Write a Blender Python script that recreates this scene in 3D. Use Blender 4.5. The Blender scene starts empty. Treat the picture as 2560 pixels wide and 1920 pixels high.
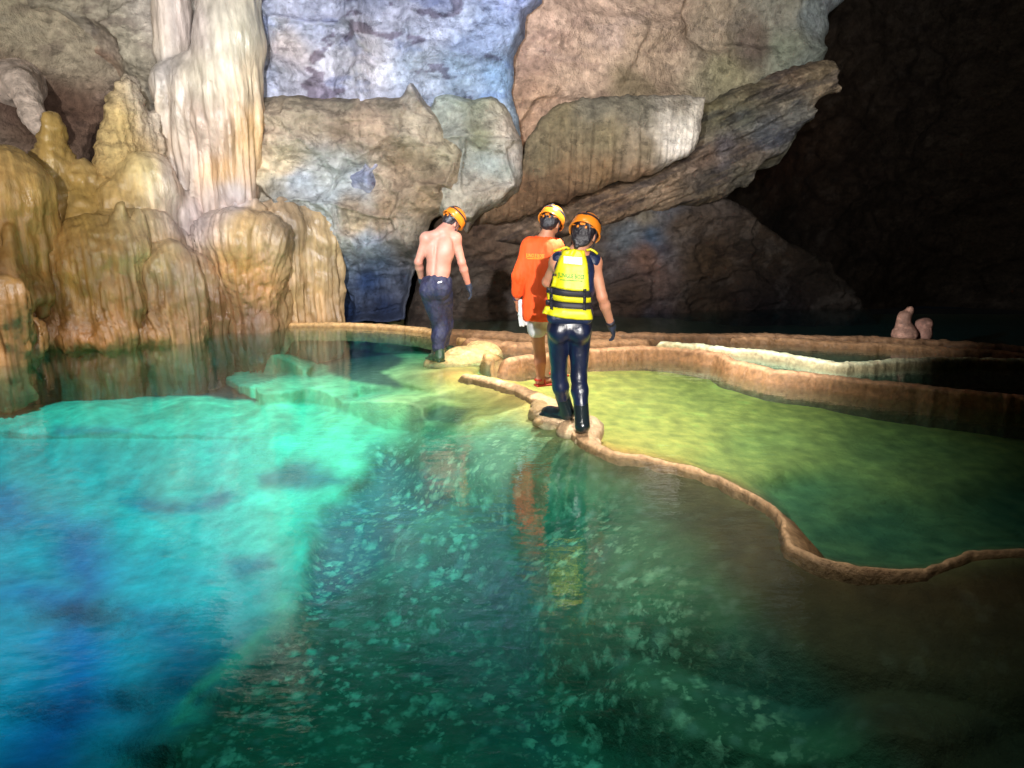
import bpy, bmesh, math, random
import numpy as np
from mathutils import Vector, Matrix
try:
    import openvdb as vdb
except ImportError:
    import pyopenvdb as vdb

S = bpy.context.scene
COL = S.collection
R = math.radians

# ------------------------------------------------------------------ camera
CAM_H, PITCH, FPX = 1.75, 14.0, 1850.0
cam_d = bpy.data.cameras.new('camera')
cam_d.sensor_width = 36.0
cam_d.lens = 36.0 * FPX / 2560.0
cam_d.clip_start, cam_d.clip_end = 0.05, 300
cam = bpy.data.objects.new('camera', cam_d)
COL.objects.link(cam)
cam.location = (0, 0, CAM_H)
cam.rotation_euler = (R(90 - PITCH), 0, 0)
S.camera = cam

# ------------------------------------------------------------------ world: inside a cave, no daylight reaches it
W = bpy.data.worlds.new('World')
S.world = W
W.use_nodes = True
bg = W.node_tree.nodes['Background']
bg.inputs[0].default_value = (0.30, 0.38, 0.5, 1)
bg.inputs[1].default_value = 0.004

# ------------------------------------------------------------------ colour management and sampling
S.view_settings.view_transform = 'Standard'
S.view_settings.look = 'None'
S.view_settings.exposure = 0.0
S.view_settings.gamma = 1.0
cy = S.cycles
cy.max_bounces = 8
cy.diffuse_bounces = 2
cy.glossy_bounces = 3
cy.transparent_max_bounces = 12
cy.transmission_bounces = 4
cy.volume_bounces = 0
cy.caustics_reflective = False
cy.caustics_refractive = False
cy.sample_clamp_indirect = 4.0
try:
    cy.use_denoising = True
    cy.denoiser = 'OPENIMAGEDENOISE'
except Exception:
    pass

# ------------------------------------------------------------------ headlamps of the caving party, and spots added unseen over pools and walls
def spot(name, loc, target, power, size_deg, blend, color=(1, 1, 1), radius=0.05):
    d = bpy.data.lights.new(name, 'SPOT')
    d.energy, d.spot_size, d.spot_blend = power, R(size_deg), blend
    d.color, d.shadow_soft_size = color, radius
    o = bpy.data.objects.new(name, d)
    COL.objects.link(o)
    o.location = loc
    o.rotation_euler = (Vector(target) - Vector(loc)).to_track_quat('-Z', 'Y').to_euler()
    return o

LIGHTS = dict(
    main=dict(loc=(0.55, -0.1, 2.15), target=(-1.0, 10, 1.2), power=2300, size_deg=72, blend=0.8, color=(1.0, 0.95, 0.88), radius=0.035),
    wall=dict(loc=(-1.5, 1.5, 3.6), target=(-1.3, 11, 3.1), power=4600, size_deg=60, blend=0.85, color=(0.92, 0.95, 1.0), radius=0.08),  # flood added out of view to brighten the back wall
    upper=dict(loc=(-3.6, 1.5, 2.6), target=(-6.4, 11, 4.2), power=2600, size_deg=46, blend=1.0, color=(1.0, 0.96, 0.88), radius=0.06),  # added out of view to lift the dark upper-left wall
    left=dict(loc=(-5.2, 2.5, 2.6), target=(-5.6, 9.5, 1.2), power=300, size_deg=70, blend=0.9, color=(1.0, 0.88, 0.68), radius=0.06),  # warm spot added for the left flowstone, source unseen
    right=dict(loc=(1.2, 1.0, 3.2), target=(3.0, 13, 4.4), power=2600, size_deg=48, blend=0.9, color=(1.0, 0.95, 0.9), radius=0.06),  # added unseen to brighten the right-hand rock
    gloom_fill=dict(loc=(3.5, 3.0, 3.0), target=(10.0, 20, 5.0), power=1500, size_deg=60, blend=1.0, color=(1.0, 0.85, 0.6), radius=0.08),  # added to show faint rock in the far dark
    basin_fill=dict(loc=(-4.0, 5.8, 5.5), target=(-3.8, 6.5, -1.0), power=3200, size_deg=60, blend=0.6, color=(0.95, 1.0, 1.0), radius=0.06),  # added high over the pool, stands in for an unseen torch
    back=dict(loc=(-2.4, 8.2, 4.3), target=(-2.4, 9.0, 0.0), power=700, size_deg=46, blend=0.7, color=(1.0, 1.0, 0.94), radius=0.05),  # extra overhead spot, added to reach the far end of the pool
    shelf=dict(loc=(-0.2, 2.8, 5.2), target=(-0.3, 4.1, 0.0), power=820, size_deg=70, blend=1.0, color=(1.0, 0.96, 0.85), radius=0.06),  # wide spot added overhead to light the submerged bed
    ledge=dict(loc=(-1.3, 6.3, 4.6), target=(-1.0, 6.9, 0.0), power=950, size_deg=44, blend=0.8, color=(1.0, 1.0, 0.92), radius=0.05),  # added above the shallows, no such lamp seen
    pool=dict(loc=(0.85, 6.8, 2.5), target=(0.85, 6.85, -0.3), power=620, size_deg=112, blend=1.0, color=(0.97, 1.0, 0.9), radius=0.03),  # added over the green water in place of a headlamp
    rim=dict(loc=(0.35, 6.95, 1.5), target=(0.02, 6.9, 0.0), power=90, size_deg=75, blend=0.8, color=(1, 0.97, 0.88), radius=0.02),
    step=dict(loc=(0.2, 7.4, 2.6), target=(0.4, 9.0, 0.1), power=420, size_deg=90, blend=1.0, color=(1, 0.9, 0.75), radius=0.03),
    dam=dict(loc=(0.75, 5.7, 1.58), target=(3.4, 8.6, 0.05), power=1100, size_deg=36, blend=0.9, color=(1, 0.99, 0.93), radius=0.02),
)

# ------------------------------------------------------------------ photograph pixel (2560x1920) -> world
TH = R(PITCH)
def ray(u, v):
    x, y = (u - 1280) / FPX, (960 - v) / FPX
    return np.array([x, math.cos(TH) + y * math.sin(TH), -math.sin(TH) + y * math.cos(TH)])
def onz(u, v, z=0.0):
    d = ray(u, v); t = (z - CAM_H) / d[2]
    return np.array([d[0] * t, d[1] * t, z])
def ony(u, v, y):
    d = ray(u, v); t = y / d[1]
    return np.array([d[0] * t, y, CAM_H + d[2] * t])
def onplane(u, v, a, b, c):           # y = a + b x + c z
    d = ray(u, v); t = (a + c * CAM_H) / (d[1] - b * d[0] - c * d[2])
    return np.array([d[0] * t, d[1] * t, CAM_H + d[2] * t])

# ------------------------------------------------------------------ numpy noise
_rs = np.random.RandomState(7)
_perm = np.concatenate([_rs.permutation(512)] * 3).astype(np.int64)
_g = _rs.normal(size=(512, 3)); _g /= np.linalg.norm(_g, axis=1)[:, None]
def _h(i, j, k):
    return _perm[(_perm[(_perm[i & 511] + j) & 511] + k) & 511]
def pn(x, y, z, seed=0):
    x = np.asarray(x, float) + seed * 17.31; y = np.asarray(y, float) + seed * 5.77; z = np.asarray(z, float) + seed * 9.13
    x, y, z = np.broadcast_arrays(x, y, z)
    xi, yi, zi = np.floor(x).astype(np.int64), np.floor(y).astype(np.int64), np.floor(z).astype(np.int64)
    fx, fy, fz = x - xi, y - yi, z - zi
    w = lambda t: t * t * t * (t * (t * 6 - 15) + 10)
    ux, uy, uz = w(fx), w(fy), w(fz)
    r = 0
    for dx in (0, 1):
        for dy in (0, 1):
            for dz in (0, 1):
                g = _g[_h(xi + dx, yi + dy, zi + dz)]
                d = g[..., 0] * (fx - dx) + g[..., 1] * (fy - dy) + g[..., 2] * (fz - dz)
                r = r + d * (ux if dx else 1 - ux) * (uy if dy else 1 - uy) * (uz if dz else 1 - uz)
    return r * 1.6
def fbm(x, y, z, o=4, seed=0, gain=0.5, lac=2.03):
    a, s, t = 1.0, 0.0, 0.0
    for i in range(o):
        s = s + a * pn(x, y, z, seed + i * 3); t += a
        x, y, z = x * lac, y * lac, z * lac; a *= gain
    return s / t
def ridge(x, y, z, o=4, seed=0, gain=0.5):
    a, s, t = 1.0, 0.0, 0.0
    for i in range(o):
        s = s + a * (1 - 2 * np.abs(pn(x, y, z, seed + i * 3))); t += a
        x, y, z = x * 2.07, y * 2.07, z * 2.07; a *= gain
    return s / t
def worley(x, y, z, seed=0):
    x = np.asarray(x, float); xi, yi, zi = [np.floor(q).astype(np.int64) for q in np.broadcast_arrays(x, y, z)]
    f1 = np.full(xi.shape, 9.0); f2 = np.full(xi.shape, 9.0); cid = np.zeros(xi.shape, np.int64)
    for dx in (-1, 0, 1):
        for dy in (-1, 0, 1):
            for dz in (-1, 0, 1):
                h = _h(xi + dx + seed * 31, yi + dy, zi + dz)
                px = xi + dx + 0.5 + 0.42 * _g[h, 0]; py = yi + dy + 0.5 + 0.42 * _g[h, 1]; pz = zi + dz + 0.5 + 0.42 * _g[h, 2]
                d = np.sqrt((px - x) ** 2 + (py - y) ** 2 + (pz - z) ** 2)
                n = d < f1
                f2 = np.where(n, f1, np.minimum(f2, d)); cid = np.where(n, h, cid); f1 = np.minimum(f1, d)
    return f1, f2, cid
def sm(a, b, x):
    t = np.clip((x - a) / (b - a), 0, 1); return t * t * (3 - 2 * t)
def mix(a, b, t):
    t = np.asarray(t)[..., None]; return np.asarray(a) * (1 - t) + np.asarray(b) * t
def srgb(r, g, b):
    f = lambda c: ((c / 255 + 0.055) / 1.055) ** 2.4 if c > 10 else c / 255 / 12.92
    return np.array([f(r), f(g), f(b)])

# ------------------------------------------------------------------ polygons
def poly_sd(px, py, poly):
    """signed distance, positive inside"""
    poly = np.asarray(poly, float); n = len(poly)
    d = np.full(px.shape, 1e9); ins = np.zeros(px.shape, bool)
    for i in range(n):
        ax, ay = poly[i][:2]; bx, by = poly[(i + 1) % n][:2]
        ex, ey = bx - ax, by - ay
        L = ex * ex + ey * ey + 1e-12
        t = np.clip(((px - ax) * ex + (py - ay) * ey) / L, 0, 1)
        d = np.minimum(d, (px - ax - t * ex) ** 2 + (py - ay - t * ey) ** 2)
        c = ((ay > py) != (by > py))
        with np.errstate(divide='ignore', invalid='ignore'):
            xx = (bx - ax) * (py - ay) / (by - ay + 1e-15) + ax
        ins ^= c & (px < xx)
    d = np.sqrt(d)
    return np.where(ins, d, -d)
def line_d(px, py, pts):
    pts = np.asarray(pts, float); d = np.full(px.shape, 1e9)
    for i in range(len(pts) - 1):
        ax, ay = pts[i][:2]; ex, ey = pts[i + 1][0] - ax, pts[i + 1][1] - ay
        t = np.clip(((px - ax) * ex + (py - ay) * ey) / (ex * ex + ey * ey + 1e-12), 0, 1)
        d = np.minimum(d, (px - ax - t * ex) ** 2 + (py - ay - t * ey) ** 2)
    return np.sqrt(d)
def catmull(P, step):
    P = np.asarray(P, float); out = []
    Q = np.vstack([2 * P[0] - P[1], P, 2 * P[-1] - P[-2]])
    for i in range(1, len(Q) - 2):
        n = max(2, int(np.linalg.norm((Q[i + 1] - Q[i])[:2]) / step))
        for k in range(n):
            t = k / n
            out.append(0.5 * (2 * Q[i] + (Q[i + 1] - Q[i - 1]) * t + (2 * Q[i - 1] - 5 * Q[i] + 4 * Q[i + 1] - Q[i + 2]) * t * t
                       + (3 * Q[i] - Q[i - 1] - 3 * Q[i + 1] + Q[i + 2]) * t ** 3))
    out.append(P[-1]); return np.array(out)

# ------------------------------------------------------------------ mesh helpers
def link_mesh(name, verts, faces, mat, parent=None, col=None, smooth=True):
    me = bpy.data.meshes.new(name)
    verts = np.ascontiguousarray(verts, dtype=np.float32)
    if isinstance(faces, np.ndarray):
        nf, k = faces.shape
        me.vertices.add(len(verts)); me.vertices.foreach_set('co', verts.ravel())
        me.loops.add(nf * k); me.loops.foreach_set('vertex_index', np.ascontiguousarray(faces, dtype=np.int32).ravel())
        me.polygons.add(nf)
        me.polygons.foreach_set('loop_start', np.arange(0, nf * k, k, dtype=np.int32))
        me.update(calc_edges=True); me.validate()
    else:
        me.from_pydata([tuple(map(float, p)) for p in verts], [], faces); me.update()
    if smooth:
        me.polygons.foreach_set('use_smooth', np.ones(len(me.polygons), bool))
    if col is not None:
        a = me.color_attributes.new('Col', 'FLOAT_COLOR', 'POINT')
        c = np.ones((len(verts), 4), np.float32); c[:, :3] = np.clip(col, 0, 1)
        a.data.foreach_set('color', c.ravel())
    if mat is not None: me.materials.append(mat)
    o = bpy.data.objects.new(name, me); COL.objects.link(o)
    if parent is not None: o.parent = parent
    return o
def tag(o, label=None, cat=None, group=None, kind=None):
    if label: o['label'] = label
    if cat: o['category'] = cat
    if group: o['group'] = group
    if kind: o['kind'] = kind
    return o
def empty(name, loc=(0, 0, 0)):
    o = bpy.data.objects.new(name, None); COL.objects.link(o); o.location = loc; o.empty_display_size = 0.2
    return o
def mesh_normals(V, Q):
    a, b, c, d = V[Q[:, 0]], V[Q[:, 1]], V[Q[:, 2]], V[Q[:, 3]]
    n = np.cross(c - a, d - b); N = np.zeros_like(V)
    for k in range(4): np.add.at(N, Q[:, k], n)
    return N / (np.linalg.norm(N, axis=1)[:, None] + 1e-12)

# ------------------------------------------------------------------ materials
def mat(name, base=(0.5, 0.5, 0.5), rough=0.6, col=False, nscale=30, nstr=0.0, bump=0.0, bscale=40, bdist=0.01,
        coat=0.0, spec=0.5, sss=0.0, emit=0.0, stretch=(1, 1, 1), cmul=1.0, rvar=0.0, metallic=0.0, spot=0.0):
    m = bpy.data.materials.new(name); m.use_nodes = True
    nt = m.node_tree; b = nt.nodes['Principled BSDF']; L = nt.links.new; N = nt.nodes.new
    b.inputs['Roughness'].default_value = rough
    b.inputs['Specular IOR Level'].default_value = spec
    b.inputs['Metallic'].default_value = metallic
    b.inputs['Coat Weight'].default_value = coat
    b.inputs['Coat Roughness'].default_value = 0.15
    if sss:
        b.inputs['Subsurface Weight'].default_value = sss
        b.inputs['Subsurface Radius'].default_value = (0.02, 0.008, 0.004)
        b.inputs['Subsurface Scale'].default_value = 1.0
    geo = N('ShaderNodeTexCoord'); mp = N('ShaderNodeMapping'); mp.inputs['Scale'].default_value = stretch
    L(geo.outputs['Object'], mp.inputs['Vector'])
    if col:
        at = N('ShaderNodeAttribute'); at.attribute_name = 'Col'; src = at.outputs['Color']
    else:
        rgb = N('ShaderNodeRGB'); rgb.outputs[0].default_value = (*base, 1); src = rgb.outputs[0]
    if nstr:
        n1 = N('ShaderNodeTexNoise'); n1.inputs['Scale'].default_value = nscale; n1.inputs['Detail'].default_value = 6
        L(mp.outputs[0], n1.inputs['Vector'])
        mr = N('ShaderNodeMapRange'); mr.inputs['From Min'].default_value = 0.3; mr.inputs['From Max'].default_value = 0.7
        mr.inputs['To Min'].default_value = (1 - nstr) * cmul; mr.inputs['To Max'].default_value = (1 + nstr) * cmul
        L(n1.outputs['Fac'], mr.inputs['Value'])
        mx = N('ShaderNodeVectorMath'); mx.operation = 'SCALE'
        L(src, mx.inputs[0]); L(mr.outputs[0], mx.inputs['Scale']); src = mx.outputs[0]
    if spot:                                   # crisp mineral specks and small dark pits
        for sc_, lo_, hi_, k_ in ((4.5, .57, .61, 1 - spot), (11.0, .40, .36, 1 + spot * .7)):
            n5 = N('ShaderNodeTexNoise'); n5.inputs['Scale'].default_value = sc_; n5.inputs['Detail'].default_value = 9; n5.inputs['Roughness'].default_value = .62
            m5 = N('ShaderNodeMapping'); m5.inputs['Scale'].default_value = (1, 1, 1.7); m5.inputs['Location'].default_value = (sc_, 0, 0)
            L(geo.outputs['Object'], m5.inputs['Vector']); L(m5.outputs[0], n5.inputs['Vector'])
            r5 = N('ShaderNodeMapRange'); r5.inputs['From Min'].default_value = lo_; r5.inputs['From Max'].default_value = hi_; r5.inputs['To Min'].default_value = 1; r5.inputs['To Max'].default_value = k_
            L(n5.outputs['Fac'], r5.inputs['Value'])
            v5 = N('ShaderNodeVectorMath'); v5.operation = 'SCALE'; L(src, v5.inputs[0]); L(r5.outputs[0], v5.inputs['Scale']); src = v5.outputs[0]
    L(src, b.inputs['Base Color'])
    if rvar:
        n3 = N('ShaderNodeTexNoise'); n3.inputs['Scale'].default_value = nscale * 0.3; n3.inputs['Detail'].default_value = 4
        L(mp.outputs[0], n3.inputs['Vector'])
        mr3 = N('ShaderNodeMapRange'); mr3.inputs['From Min'].default_value = 0.35; mr3.inputs['From Max'].default_value = 0.65
        mr3.inputs['To Min'].default_value = max(0.05, rough - rvar); mr3.inputs['To Max'].default_value = min(1, rough + rvar)
        L(n3.outputs['Fac'], mr3.inputs['Value']); L(mr3.outputs[0], b.inputs['Roughness'])
    if bump:
        n2 = N('ShaderNodeTexNoise'); n2.inputs['Scale'].default_value = bscale; n2.inputs['Detail'].default_value = 8
        n2.inputs['Roughness'].default_value = 0.66
        L(mp.outputs[0], n2.inputs['Vector'])
        bp = N('ShaderNodeBump'); bp.inputs['Strength'].default_value = bump; bp.inputs['Distance'].default_value = bdist
        L(n2.outputs['Fac'], bp.inputs['Height']); L(bp.outputs[0], b.inputs['Normal'])
    if emit:
        b.inputs['Emission Color'].default_value = (*base, 1); b.inputs['Emission Strength'].default_value = emit
    return m

M_ROCK = mat('limestone', col=True, rough=0.8, nscale=11, nstr=0.3, bump=1.0, bscale=22, bdist=0.045, rvar=0.15, spec=0.25, spot=0.32)
M_WET = mat('wet_flowstone', col=True, rough=0.36, nscale=10, nstr=0.24, bump=0.8, bscale=22, bdist=0.02, stretch=(1, 1, 0.35), rvar=0.2, spec=0.6)
M_BED = mat('pool_bed', col=True, rough=0.9, nscale=7, nstr=0.2, bump=0.8, bscale=16, bdist=0.03)
M_DAM = mat('rimstone', col=True, rough=0.55, nscale=22, nstr=0.3, bump=1.0, bscale=32, bdist=0.02, rvar=0.2)

def bed_knobs(m):
    """pale calcite knobs growing on the dark shelf, where the Knob attribute says"""
    nt = m.node_tree; N = nt.nodes.new; L = nt.links.new; b = nt.nodes['Principled BSDF']
    src = b.inputs['Base Color'].links[0].from_socket
    tc = N('ShaderNodeTexCoord'); nz = N('ShaderNodeTexNoise'); nz.inputs['Scale'].default_value = 22; nz.inputs['Detail'].default_value = 5
    L(tc.outputs['Object'], nz.inputs['Vector'])
    mxv = N('ShaderNodeMix'); mxv.data_type = 'VECTOR'; mxv.inputs['Factor'].default_value = 0.09
    L(tc.outputs['Object'], mxv.inputs['A']); L(nz.outputs['Color'], mxv.inputs['B'])
    at = N('ShaderNodeAttribute'); at.attribute_name = 'Knob'
    for sc_, w_, amt in ((9.5, .60, .75), (15.0, .70, .75), (24.0, .68, .5)):
        vo = N('ShaderNodeTexVoronoi'); vo.inputs['Scale'].default_value = sc_; L(mxv.outputs['Result'], vo.inputs['Vector'])
        sx = N('ShaderNodeSeparateColor'); L(vo.outputs['Color'], sx.inputs[0])
        pw = N('ShaderNodeMath'); pw.operation = 'POWER'; pw.inputs[1].default_value = 2.2; L(sx.outputs[0], pw.inputs[0])
        th = N('ShaderNodeMath'); th.operation = 'MULTIPLY_ADD'; th.inputs[1].default_value = w_; th.inputs[2].default_value = 0.03; L(pw.outputs[0], th.inputs[0])
        mr = N('ShaderNodeMapRange'); L(vo.outputs['Distance'], mr.inputs['Value']); L(th.outputs[0], mr.inputs['From Min'])
        mr.inputs['From Max'].default_value = -0.12; mr.inputs['To Min'].default_value = 0; mr.inputs['To Max'].default_value = 1
        mm = N('ShaderNodeMath'); mm.operation = 'MULTIPLY'; L(mr.outputs[0], mm.inputs[0]); L(at.outputs['Fac'], mm.inputs[1])
        m3 = N('ShaderNodeMath'); m3.operation = 'MULTIPLY'; m3.use_clamp = True; m3.inputs[1].default_value = amt * 2.2; L(mm.outputs[0], m3.inputs[0])
        mx = N('ShaderNodeMix'); mx.data_type = 'RGBA'; L(m3.outputs[0], mx.inputs['Factor']); L(src, mx.inputs['A']); mx.inputs['B'].default_value = (0.62, 0.66, 0.34, 1)
        src = mx.outputs['Result']
    L(src, b.inputs['Base Color'])
bed_knobs(M_BED)
def water_mat():
    m = bpy.data.materials.new('clear_cave_water'); m.use_nodes = True
    nt = m.node_tree; nt.nodes.clear(); N = nt.nodes.new; L = nt.links.new
    out = N('ShaderNodeOutputMaterial'); mx = N('ShaderNodeMixShader')
    tr = N('ShaderNodeBsdfTransparent'); gl = N('ShaderNodeBsdfGlossy'); gl.inputs['Roughness'].default_value = 0.03
    fr = N('ShaderNodeFresnel'); fr.inputs['IOR'].default_value = 1.78
    gb = N('ShaderNodeNewGeometry'); ri = N('ShaderNodeMapRange')      # seen from below the surface keeps the same strength of reflection
    ri.inputs['To Min'].default_value = 1.78; ri.inputs['To Max'].default_value = 1 / 1.78
    L(gb.outputs['Backfacing'], ri.inputs['Value']); L(ri.outputs[0], fr.inputs['IOR'])
    tc = N('ShaderNodeTexCoord')
    mp = N('ShaderNodeMapping'); mp.inputs['Scale'].default_value = (1.1, 1.9, 1)
    L(tc.outputs['Object'], mp.inputs['Vector'])
    n1 = N('ShaderNodeTexNoise'); n1.inputs['Scale'].default_value = 6.0; n1.inputs['Detail'].default_value = 3
    n2 = N('ShaderNodeTexNoise'); n2.inputs['Scale'].default_value = 0.7; n2.inputs['Detail'].default_value = 1
    L(mp.outputs[0], n1.inputs['Vector']); L(tc.outputs['Object'], n2.inputs['Vector'])
    bp = N('ShaderNodeBump'); bp.inputs['Strength'].default_value = 1.0; bp.inputs['Distance'].default_value = 0.0036
    L(n1.outputs['Fac'], bp.inputs['Height'])
    L(bp.outputs[0], gl.inputs['Normal'])
    L(fr.outputs[0], mx.inputs['Fac']); L(tr.outputs[0], mx.inputs[1]); L(gl.outputs[0], mx.inputs[2])
    L(mx.outputs[0], out.inputs['Surface'])
    va = N('ShaderNodeVolumeAbsorption'); va.inputs['Color'].default_value = (0.0, 0.85, 0.974, 1); va.inputs['Density'].default_value = 1.08
    L(va.outputs[0], out.inputs['Volume'])
    return m
M_WATER = water_mat()

# ------------------------------------------------------------------ relief: a rock mass rising from a tilted plane y = a + b x + c z
def relief(name, outline, plane, T, Redge, res, disp, color, material, jitter=0.05, jf=3.0, seed=0, parent=None):
    a, b, c = plane
    W3 = np.array([onplane(u, v, a, b, c) for u, v in outline])
    poly = W3[:, [0, 2]]
    x0, z0 = poly.min(0) - 2 * res; x1, z1 = poly.max(0) + 2 * res
    nx, nz = int((x1 - x0) / res) + 2, int((z1 - z0) / res) + 2
    X, Z = np.meshgrid(x0 + res * np.arange(nx), z0 + res * np.arange(nz), indexing='ij')
    JX = X + jitter * fbm(X * jf, Z * jf, 0.5, 4, seed + 50); JZ = Z + jitter * fbm(X * jf, Z * jf, 7.5, 4, seed + 60)
    sd = poly_sd(JX, JZ, poly)
    gx, gz = np.gradient(sd, res)
    gl = np.sqrt(gx * gx + gz * gz) + 1e-6
    out = sd < 0
    mv = np.where(out, np.clip(-sd, 0, 1.6 * res), 0)
    PX, PZ = X + mv * gx / gl, Z + mv * gz / gl
    ins = sd > 0
    cell = ins[:-1, :-1] | ins[1:, :-1] | ins[:-1, 1:] | ins[1:, 1:]
    t = np.clip(sd / Redge, 0, 1)
    prof = np.sqrt(1 - (1 - t) ** 2)
    Y = a + b * PX + c * PZ
    h = T * prof + disp(PX, Y, PZ, np.clip(sd, 0, None)) * sm(0, min(0.12, Redge), sd)
    n = np.array([b, -1.0, c]); n /= np.linalg.norm(n)
    h = np.where(out, -0.0, h)
    V = np.stack([PX + n[0] * h, Y + n[1] * h, PZ + n[2] * h], -1)
    idx = np.arange(nx * nz).reshape(nx, nz)
    i, j = np.nonzero(cell)
    F = np.stack([idx[i, j], idx[i + 1, j], idx[i + 1, j + 1], idx[i, j + 1]], 1)
    used = np.zeros(nx * nz, bool); used[F.ravel()] = True
    remap = np.cumsum(used) - 1
    V = V.reshape(-1, 3)[used]; F = remap[F]
    cc = color(V[:, 0], V[:, 1], V[:, 2])
    return link_mesh(name, V, F, material, parent, cc)

# ------------------------------------------------------------------ signed distance modelling -> one closed mesh
class SDF:
    def __init__(s, lo, hi, vox, k=0.03):
        s.lo = np.array(lo, float); s.vox = vox; s.k = k
        s.n = (np.ceil((np.array(hi, float) - s.lo) / vox).astype(int) + 1)
        s.D = np.full(s.n, 1.0, np.float32)
    def _sub(s, lo, hi, m):
        a = np.clip(np.floor((np.array(lo) - m - s.lo) / s.vox).astype(int), 0, s.n)
        b = np.clip(np.ceil((np.array(hi) + m - s.lo) / s.vox).astype(int) + 1, 0, s.n)
        if (b <= a).any(): return None, None
        ax = [s.lo[i] + s.vox * np.arange(a[i], b[i]) for i in range(3)]
        G = np.meshgrid(*ax, indexing='ij')
        return (slice(a[0], b[0]), slice(a[1], b[1]), slice(a[2], b[2])), G
    def _put(s, sl, d, k, op):
        k = s.k if k is None else k
        A = s.D[sl]
        if op == 'u':
            if k > 0:
                h = np.clip(0.5 + 0.5 * (A - d) / k, 0, 1)
                s.D[sl] = A * (1 - h) + d * h - k * h * (1 - h)
            else: s.D[sl] = np.minimum(A, d)
        else:
            h = np.clip(0.5 - 0.5 * (A + d) / k, 0, 1)
            s.D[sl] = A * (1 - h) + (-d) * h + k * h * (1 - h)
    def cap(s, p, q, r0, r1=None, k=None, op='u', flat=None):
        """tapered capsule; flat=(axis vector, factor) squashes the section along that axis"""
        p, q = np.array(p, float), np.array(q, float); r1 = r0 if r1 is None else r1
        rm = max(r0, r1); m = rm + (s.k if k is None else k) * 2 + 2 * s.vox
        sl, G = s._sub(np.minimum(p, q), np.maximum(p, q), m)
        if sl is None: return s
        e = q - p; L = (e * e).sum() + 1e-12
        dx, dy, dz = G[0] - p[0], G[1] - p[1], G[2] - p[2]
        t = np.clip((dx * e[0] + dy * e[1] + dz * e[2]) / L, 0, 1)
        dx, dy, dz = dx - t * e[0], dy - t * e[1], dz - t * e[2]
        if flat is not None:
            ax = np.array(flat[0], float); ax /= np.linalg.norm(ax); f = flat[1]
            w = (dx * ax[0] + dy * ax[1] + dz * ax[2]) * (1 / f - 1)
            dx, dy, dz = dx + w * ax[0], dy + w * ax[1], dz + w * ax[2]
        d = np.sqrt(dx * dx + dy * dy + dz * dz) - (r0 + (r1 - r0) * t)
        if flat is not None: d = d * min(1, 0.5 + 0.5 * flat[1])
        s._put(sl, d, k, op); return s
    def ell(s, c, r, rot=None, k=None, op='u'):
        c = np.array(c, float); r = np.array(r, float) * np.ones(3)
        m = (s.k if k is None else k) * 2 + 2 * s.vox
        sl, G = s._sub(c - r.max(), c + r.max(), m)
        if sl is None: return s
        P = [G[i] - c[i] for i in range(3)]
        if rot is not None:
            Mx = np.array(rot)                        # columns = local axes
            P = [sum(Mx[i][j] * P[i] for i in range(3)) for j in range(3)]
        a = np.sqrt(sum((P[i] / r[i]) ** 2 for i in range(3))); b = np.sqrt(sum((P[i] / r[i] ** 2) ** 2 for i in range(3))) + 1e-9
        s._put(sl, a * (a - 1) / b, k, op); return s
    def box(s, c, h, rnd=0.01, rot=None, k=None, op='u'):
        c = np.array(c, float); h = np.array(h, float)
        m = (s.k if k is None else k) * 2 + 2 * s.vox
        rr = np.linalg.norm(h)
        sl, G = s._sub(c - rr, c + rr, m)
        if sl is None: return s
        P = [G[i] - c[i] for i in range(3)]
        if rot is not None:
            Mx = np.array(rot); P = [sum(Mx[i][j] * P[i] for i in range(3)) for j in range(3)]
        q = [np.abs(P[i]) - h[i] + rnd for i in range(3)]
        d = np.sqrt(sum(np.maximum(t, 0) ** 2 for t in q)) + np.minimum(np.maximum(q[0], np.maximum(q[1], q[2])), 0) - rnd
        s._put(sl, d, k, op); return s
    def func(s, lo, hi, f, k=None, op='u'):
        sl, G = s._sub(lo, hi, 0.0)
        if sl is None: return s
        s._put(sl, f(*G), k, op); return s
    def mesh(s, iso=0.0, smooth=0):
        D = s.D.copy()
        D[0], D[-1], D[:, 0], D[:, -1], D[:, :, 0], D[:, :, -1] = 1, 1, 1, 1, 1, 1
        g = vdb.FloatGrid(background=1.0); g.copyFromArray(np.ascontiguousarray(D - iso))
        V, Q = g.convertToQuads(isovalue=0.0)
        V = np.array(V, float) * s.vox + s.lo; Q = np.array(Q, np.int64)
        for _ in range(smooth):
            A = np.zeros_like(V); C = np.zeros(len(V))
            for k in range(4):
                np.add.at(A, Q[:, k], V[Q[:, (k + 1) % 4]] + V[Q[:, (k + 3) % 4]]); np.add.at(C, Q[:, k], 2)
            V = V * 0.5 + 0.5 * A / C[:, None]
        # quads from VDB face inwards: make them outward
        n = mesh_normals(V, Q); cen = V.mean(0)
        if ((V - cen) * n).sum() < 0: Q = Q[:, ::-1].copy()
        return V, Q

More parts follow.
